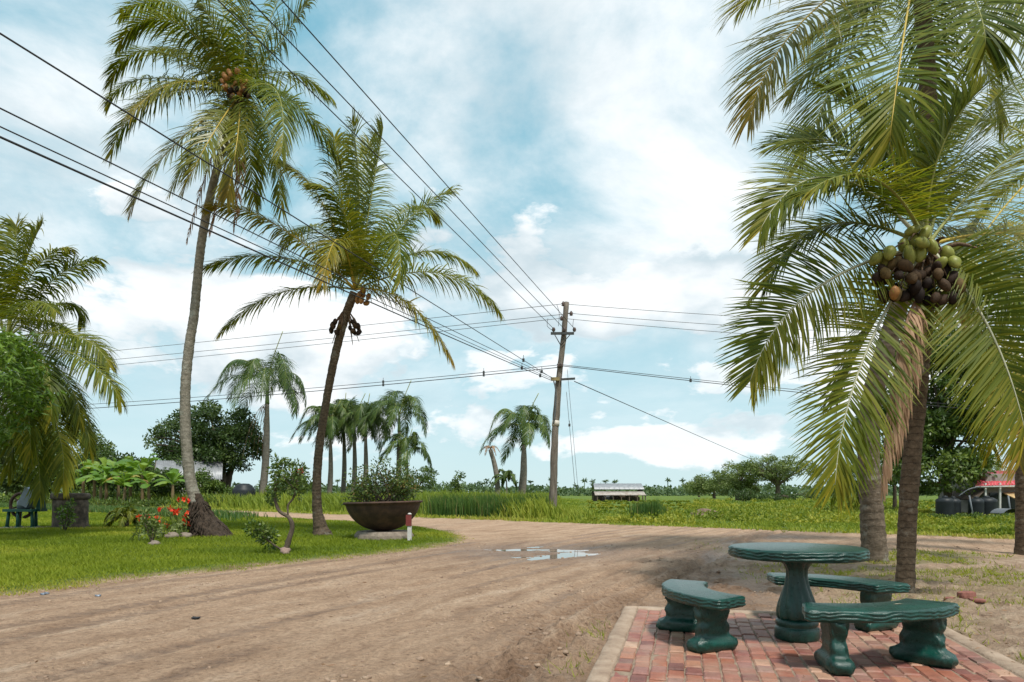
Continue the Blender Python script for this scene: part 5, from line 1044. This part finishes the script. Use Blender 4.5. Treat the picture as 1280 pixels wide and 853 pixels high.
for k, (px, py, r, lb) in enumerate(((193, 684, .17, 'grey stone at the foot of the small leafy shrub'), (214, 676, .26, 'larger rounded pale stone near the palm root mound'), (232, 675, .24, 'pale stone touching the palm root mound'), (197, 669, .18, 'pale stone among the red flowers'))):
    Y = F*H/(py-HOR); r *= .72; c = at(px, Y); mb = MB(); blob(mb, c+UP*r*.3, (r, r*.8, r*.55), 12, 8, .25, k+3); single('stone', mb, M['stone'], c, lb, 'stone', 'stones by the palm')
def flowers():
    rng = np.random.default_rng(8)
    for k, (px, py, base, lb) in enumerate(((180, 645, 678, 'red flower on a thin stalk beside the small leafy shrub'), (210, 637, 674, 'orange-red flowers above the larger pale stone'), (229, 630, 672, 'large red flower head leaning over the pale stones'), (232, 650, 672, 'cluster of small red blooms beside the root mound'), (205, 655, 674, 'low orange-red bloom near the pale stones'), (247, 624, 660, 'bright pink-red flower cluster against the grey palm trunk'), (196, 650, 676, 'orange-red flowers between the small shrub and the stones'), (219, 644, 673, 'open red flower directly above the pale stones'))):
        Y = F*H/(base-HOR)*(.97 if k != 5 else .92); top = W(px, py, Y); b = np.array((top[0]+rng.normal()*.15, Y+.05, gz(top[0], Y))); root = thing('red_flower', b, lb, 'flower', 'red flowers on the lawn'); mb = MB(); lf = MB()
        for s in range(3): e = top+rng.normal(size=3)*.08; tube(mb, qbez(b+rng.normal(size=3)*np.array((.08, .08, 0))-UP*.03, (b+e)/2+rng.normal(size=3)*.06, e, 6), .010, 5)
        n = 26; leaves(lf, b+(top-b)*rng.random((n, 1))*.8+rng.normal(size=(n, 3))*.05, rng.normal(size=(n, 3))+UP*.4, rng.uniform(.15, .3, n), .05, rng)
        part('stalks', mb, M['leaf_olive'], root); part('leaves', lf, M['leaf_olive'], root); sp = .16 if k in (2, 5) else .10
        for s in range(4 if k in (2, 3, 5) else 2):
            mb = MB(); n = 11; leaves(mb, np.repeat([top+rng.normal(size=3)*sp*.7], n, 0), rng.normal(size=(n, 3))+UP*.4, rng.uniform(.07, .125, n), .06, rng); part('bloom', mb, M['pink' if k == 5 else 'flower'], root)
flowers()
def crooked_tree():
    rng = np.random.default_rng(18); Y = F*H/(696-HOR); b = at(356, Y); root = thing('crooked_shrub', b, 'small crooked ornamental tree with a pinkish base stone near the driveway', 'shrub'); w = lambda px, py, dy=0: W(px, py, Y+dy)
    mb = MB(); tube(mb, spline([b-UP*.05, w(359, 682), w(364, 665), w(365, 655), w(360, 646), w(350, 640), w(345, 630), w(343, 618)], .05), np.linspace(.062, .026, len(spline([b-UP*.05, w(359, 682), w(364, 665), w(365, 655), w(360, 646), w(350, 640), w(345, 630), w(343, 618)], .05))), 8, jitter=.15)
    tube(mb, spline([w(360, 646), w(360, 632), w(366, 624), w(370, 614)], .05), .02, 6); tube(mb, spline([w(356, 690), w(345, 683), w(335, 676), w(325, 668)], .05), .02, 6)
    tips = [w(px, py, rng.normal()*.15) for px, py in ((343, 612), (346, 600), (344, 588), (352, 594), (350, 606), (360, 602), (368, 610), (365, 596), (362, 584), (372, 600), (376, 590), (354, 580), (347, 578), (371, 584), (340, 622), (372, 616), (325, 668), (318, 662), (331, 672), (337, 679), (313, 658), (324, 660), (330, 664), (338, 668))]
    for t in tips: s = min((w(343, 618), w(370, 614), w(325, 668)), key=lambda q: np.linalg.norm(q-t)); tube(mb, [s, t], [.012, .005], 5)
    part('trunk', mb, M['bark'], root); mb = MB(); T = np.array(tips); per = 75; n = len(T)*per; ci = np.repeat(np.arange(len(T)), per); d = nz(rng.normal(size=(n, 3)))
    leaves(mb, T[ci]+d*(.13*rng.random(n)**.5)[:, None], d+rng.normal(size=(n, 3))*.5, rng.uniform(.05, .11, n), rng.uniform(.03, .05, n), rng); part('crown', mb, M['leaf'], root)
    mb = MB(); t = w(376, 589, -.1); leaves(mb, np.repeat([t], 9, 0), rng.normal(size=(9, 3)), .09, .06, rng); part('flower', mb, M['pink'], root)
    mb = MB(); blob(mb, b+np.array((.03, -.1, .05)), (.11, .09, .08), 12, 8, .55, 5); single('stone', mb, M['pinkstone'], b+np.array((.03, -.1, 0)), 'pinkish stone at the foot of the crooked ornamental tree', 'stone')
crooked_tree()
# loose bricks, litter
for k, (px, py, sz, rz, lb) in enumerate(((1208, 752, (.21, .10, .09), .2, 'whole loose dark red brick lying on the bare verge'), (1186, 754, (.11, .09, .05), .7, 'small broken brick piece beside the whole brick'), (1222, 757, (.15, .12, .04), -.4, 'flat brown brick fragment in front of the whole brick'))):
    c = at(px, F*H/(py-HOR)); mb = MB(); blob(mb, c+UP*sz[2]*.42, (sz[0]*.5, sz[1]*.5, sz[2]*.5), 12, 8, .12, k)
    V = mb.v[-1]-(c+UP*sz[2]*.42); q = V/(np.array(sz)*.5); V = np.sign(q)*np.abs(q)**.45*np.array(sz)*.5; cc, ss = math.cos(rz), math.sin(rz)
    mb.v[-1] = np.stack([V[:, 0]*cc-V[:, 1]*ss, V[:, 0]*ss+V[:, 1]*cc, V[:, 2]], 1)+c+UP*sz[2]*.42; single('loose_brick', mb, noisy('loose_clay', (.16, .06, .045), (.30, .13, .10), 14, .9), c, lb, 'brick', smooth=False)
for k, (px, py, lb, m) in enumerate(((55, 744, 'crumpled grey litter at the lawn edge', 'machine_grey'), (123, 745, 'small bluish scrap of litter on the driveway edge', 'machine_grey'), (245, 773, 'small black lump lying on the driveway', 'cable'))):
    c = at(px, F*H/(py-HOR)); mb = MB(); blob(mb, c+UP*.012, (.04, .028, .012), 12, 8, .8, k); single('litter', mb, M[m], c, lb, 'litter')
c = at(885, 33.5); mb = MB(); blob(mb, c+UP*.12, (.8, .6, .3), 18, 9, .4, 3); single('dirt_pile', mb, noisy('pile_earth', (.10, .065, .045), (.22, .15, .11), 8), c, 'low brown dirt pile among the field weeds', 'dirt pile')
# ------------------------------------------------------------------ grass, reeds, weeds, clods
def blades(mb, x, y, z, h, w, rng, lean=.35, segs=1, wind=(-.15, 0), rnd=None):
    n = len(x); az = rng.random(n)*2*math.pi; C = np.stack([x, y, z], 1); S = np.stack([np.cos(az), np.sin(az), np.zeros(n)], 1)
    ld = np.stack([rng.normal(size=n)*lean+wind[0], rng.normal(size=n)*lean+wind[1], np.zeros(n)], 1); h = np.asarray(h)[:, None]; w = np.broadcast_to(np.asarray(w), (n,))[:, None]
    if rnd is None: rnd = rng.random(n)
    if segs == 1:
        V = np.stack([C-S*w, C+S*w, C+UP*h+ld*h], 1); mb.add(V.reshape(-1, 3), (np.arange(n)*3)[:, None]+np.arange(3), rnd=np.repeat(rnd, 3))
    else:
        m = C+UP*h*.6+ld*h*.35; V = np.stack([C-S*w, C+S*w, m+S*w*.75, m-S*w*.75, C+UP*h*.98+ld*h*1.1], 1); b = (np.arange(n)*5)[:, None]
        mb.add(V.reshape(-1, 3), [b+np.array([0, 1, 2, 3]), b+np.array([3, 2, 4])], rnd=np.repeat(rnd, 5))
def stuff(name, mb, mat, label, cat): o = link(name, mb.mesh(name, M[mat])); tag(o, label, cat, kind='stuff'); return o
def infan(rng, n, y0, y1, p=1.0, m=.80):
    """random ground points in the wedge the place shows, denser close by"""
    u = rng.random(n); y = (y0**(1-p)+(y1**(1-p)-y0**(1-p))*u)**(1/(1-p)) if p != 1 else y0*(y1/y0)**u; return rng.uniform(-m, m, n)*y, y
def grow():
    rng = np.random.default_rng(44)
    # lawn
    mb = MB(); x, y = infan(rng, 520000, 7.5, 60, .85, .85); ls = lawn_sd(x, y); k = rng.random(len(x)) < sstep(ls+.5*(fbm(x*3, y*3, 3, 61)-.5), -.25, .35)
    x, y = x[k], y[k]; ls = ls[k]; d = np.hypot(x, y); tuft = fbm(x*1.3, y*1.3, 3, 90)
    h = (.035+.05*tuft*rng.random(len(x)))*(1+.02*d)*(.6+.4*sstep(ls, 0, 1.0)); patch = fbm(x*.35, y*.35, 4, 91); col = np.clip(.35*rng.random(len(x))+1.75*(patch-.36)+.5*(1-sstep(ls, 0, .9))*rng.random(len(x)), 0, 1)
    blades(mb, x, y, ground_h(x, y)-.008, h, .0045*(.6+d/9), rng, .55, rnd=col); stuff('lawn_grass', mb, 'grass', 'short mown grass covering the lawn', 'grass')
    # ditch grass between lawn and road
    mb = MB(); n = 40000; x = rng.uniform(-60, -9, n); t = rng.uniform(-4.2, -.4, n); y = 23.9-.9*x+t*1.345; k = rng.random(n) < sstep(fbm(x*.5, y*.5, 3, 92), .2, .5)*sstep(-x, 11, 19); x, y = x[k], y[k]
    blades(mb, x, y, ground_h(x, y)-.02, rng.uniform(.18, .45, len(x)), .022, rng, .3, 2); stuff('ditch_grass', mb, 'reed', 'taller dark grass in the ditch between lawn and road', 'grass')
    # strip of short bright grass along the far road edge, then the tall grass
    mb = MB(); x, y = infan(rng, 260000, 16, 150, 1.3, .82); fs = field_sd(x, y); px = 640+x/y*F
    tallz = (px < 745)*sstep(fs+1.2*(fbm(x*.3, y*.3, 3, 95)-.5), .8, 2.6)*(1-.88*sstep(px, 690, 735)*sstep(y, 30, 34)); k = (fs > -.25) & (rng.random(len(x)) < np.where(px < 745, 1, .5)); x, y, fs, tallz = x[k], y[k], fs[k], tallz[k]
    dd = np.hypot(x, y); h = .10+.12*rng.random(len(x))+tallz*(.62+.95*fbm(x*.25, y*.25, 3, 96))*rng.uniform(.6, 1.1, len(x)); h *= np.where(px[k] > 690, .7, 1); h *= np.where((px[k] > 700) & (y > 38), .35, 1)
    col = np.clip(.45*rng.random(len(x))+1.0*(fbm(x*.12, y*.12, 4, 97)-.22)-.18*tallz+.12*(fs < 1), 0, 1)
    blades(mb, x, y, ground_h(x, y)-.03, h, .010+.0009*dd, rng, .22, 2, (-.10, 0), col); stuff('tall_grass', mb, 'tall', 'long green field grass beyond the dirt road', 'grass')
    # reeds
    mb = MB()
    for x0, x1, y0, y1, n, hh in ((540, 682, 34.5, 40, 6500, 1.35), (796, 824, 31, 35, 1500, 1.0), (600, 640, 33.5, 36, 900, 1.2)):
        Y = rng.uniform(y0, y1, n); X = (rng.uniform(x0, x1, n)+rng.normal(size=n)*5-640)/F*Y; k = field_sd(X, Y) > .8; X, Y = X[k], Y[k]; cl = fbm(X*.9, Y*.9, 3, 98)
        blades(mb, X, Y, ground_h(X, Y)-.04, hh*(.55+.6*cl)*rng.uniform(.7, 1.1, len(X)), .020, rng, .10, 2, (-.06, 0))
    stuff('reeds', mb, 'reed', 'dark upright reeds standing at the road edge of the field', 'reeds')
    # weeds right of the pole: low bushy plants
    mb = MB(); n = 2600; X, Y = infan(rng, n*3, 17, 110, 1.2, .80); px = 640+X/Y*F; fs = field_sd(X, Y); k = (px > 735) & (fs > .9) & (rng.random(len(X)) < sstep(fbm(X*.35, Y*.35, 3, 99), .34, .58)); X, Y = X[k][:n], Y[k][:n]
    n = len(X); Z = ground_h(X, Y); dd = np.hypot(X, Y); hh = (.20+.42*fbm(X*.3+5, Y*.3, 3, 101))*(.5+.5*sstep(field_sd(X, Y), .5, 4)); pxx = 640+X/Y*F; hh = hh*(1-.8*sstep(pxx, 880, 850)*sstep(Y, 36, 45))*(1-.55*sstep(pxx, 1120, 1160)); per = 44; ci = np.repeat(np.arange(n), per); m = n*per; r = nz(rng.normal(size=(m, 3))); r[:, 2] = np.abs(r[:, 2])
    C = np.stack([X, Y, Z], 1)[ci]+r*np.stack([hh*1.1, hh*1.1, hh], 1)[ci]*(rng.random(m)**.5)[:, None]; base = np.clip(2.2*(fbm(X*.22, Y*.22, 3, 103)-.32)+.25*rng.normal(size=n), 0, 1); hh = hh*(1.25-.6*base)
    leaves(mb, C, r+rng.normal(size=(m, 3))*.6, (.09+.0016*dd)[ci], (.045+.0010*dd)[ci], rng, np.clip(.65*base[ci]+.35*rng.random(m), 0, 1)); stuff('field_weeds', mb, 'weed', 'low yellow-green weeds covering the field beyond the road', 'weeds')
    # rough shrubs in front of the bananas and tanks
    mb = MB()
    for x0, x1, y0, y1, n, hh in ((85, 265, 60, 64, 120, .9), (1150, 1275, 30, 31.5, 60, .28), (-20, 90, 66, 74, 70, 1.4), (85, 215, 71, 74, 120, 2.4), (238, 300, 56, 62, 60, 1.3)):
        Y = rng.uniform(y0, y1, n); X = (rng.uniform(x0, x1, n)-640)/F*Y; per = 60; ci = np.repeat(np.arange(n), per); m = n*per; r = nz(rng.normal(size=(m, 3))); r[:, 2] = np.abs(r[:, 2])
        C = np.stack([X, Y, X*0], 1)[ci]+r*hh*rng.uniform(.4, 1, n)[ci][:, None]*(rng.random(m)**.4)[:, None]; leaves(mb, C, r+rng.normal(size=(m, 3))*.5+UP*.3, .10+.0030*Y[ci], .04+.0012*Y[ci], rng)
    stuff('undergrowth', mb, 'leaf', 'wild leafy undergrowth along the house fronts', 'undergrowth')
    # sparse tufts on the verge
    mb = MB(); x, y = infan(rng, 220000, 5, 24, .9, .80); vg = verge(x, y)*sstep(fbm(x*.9+9, y*1.3, 4, 71), .36, .56)*(.3+.7*sstep(y, 8, 12)); u, v = patio_uv(x, y); out = (u < -.05) | (u > PWID+.05) | (v < -.05)
    tf = sstep(fbm(x*5, y*5, 2, 107), .45, .62); k = (rng.random(len(x)) < vg*tf*1.0) & out; x, y = x[k], y[k]; d = np.hypot(x, y)
    blades(mb, x, y, ground_h(x, y)-.008, rng.uniform(.03, .09, len(x)), .004*(.7+d/9), rng, .6, rnd=np.clip(rng.random(len(x))*.8+.15, 0, 1)); stuff('verge_grass', mb, 'grass', 'sparse grass tufts on the bare sandy verge', 'grass')
    # tufts against the patio edge
    mb = MB(); n = 260; v = rng.uniform(-.1, 3.6, n); u = -.05-np.abs(rng.normal(size=n))*.12; s = rng.random(n) < .5; P = PC+PU*u[:, None]+PV*v[:, None]; k = fbm(P[:, 0]*3, P[:, 1]*3, 2, 6) > .56; P = P[k]
    blades(mb, P[:, 0], P[:, 1], ground_h(P[:, 0], P[:, 1]), rng.uniform(.03, .10, len(P)), .004, rng, .6); stuff('edge_tufts', mb, 'grass', 'few grass tufts along the concrete patio border', 'grass')
    # clods, pebbles and dry leaf bits
    mb = MB(); n = 6500; Y = 4.3*(17/4.3)**rng.random(n); X = rng.uniform(-.78, .78, n)*Y; u, v = patio_uv(X, Y); sT = trk(X, Y)
    k = (lawn_sd(X, Y) < 0) & ~((u > -.2) & (u < PWID+.1) & (v > -.1)) & (field_sd(X, Y) < 0) & (rng.random(n) < .25+.75*sstep(fbm(X*.9, Y*.9, 3, 111), .42, .6)); X, Y, sT = X[k], Y[k], sT[k]; Z = ground_h(X, Y)
    rr = (.003+.012*rng.random(len(X))**4)*np.where((sT > -2.9) & (sT < -.6), 1.6, 1)*(.7+Y/14)
    for i in range(len(X)): blob(mb, (X[i], Y[i], Z[i]+rr[i]*.15), (rr[i]*1.25, rr[i], rr[i]*.7), 6, 4, .5, i % 50)
    stuff('soil_clods', mb, 'clod', 'small clods and pebbles scattered on the driveway', 'clods')
    mb = MB(); n = 2600; Y = 4.5*(20/4.5)**rng.random(n); X = rng.uniform(-.78, .80, n)*Y; k = (rng.random(n) < .05+.95*verge(X, Y)) & (lawn_sd(X, Y) < .2); X, Y = X[k], Y[k]; u, v = patio_uv(X, Y); Z = np.where((u > 0) & (u < PWID) & (v > 0), .047, ground_h(X, Y)+.006); n = len(X); a = rng.random(n)*6.28
    leaves(mb, np.stack([X, Y, Z], 1), np.stack([np.cos(a), np.sin(a), rng.normal(size=n)*.1+.05], 1), rng.uniform(.02, .08, n), rng.uniform(.006, .02, n), rng); stuff('dry_leaf_litter', mb, 'frond_dead', 'dry leaf bits strewn over the bare verge', 'leaf litter')
M['clod'] = noisy('soil_clod', (.16, .10, .07), (.42, .31, .22), 5, .95)
grow()
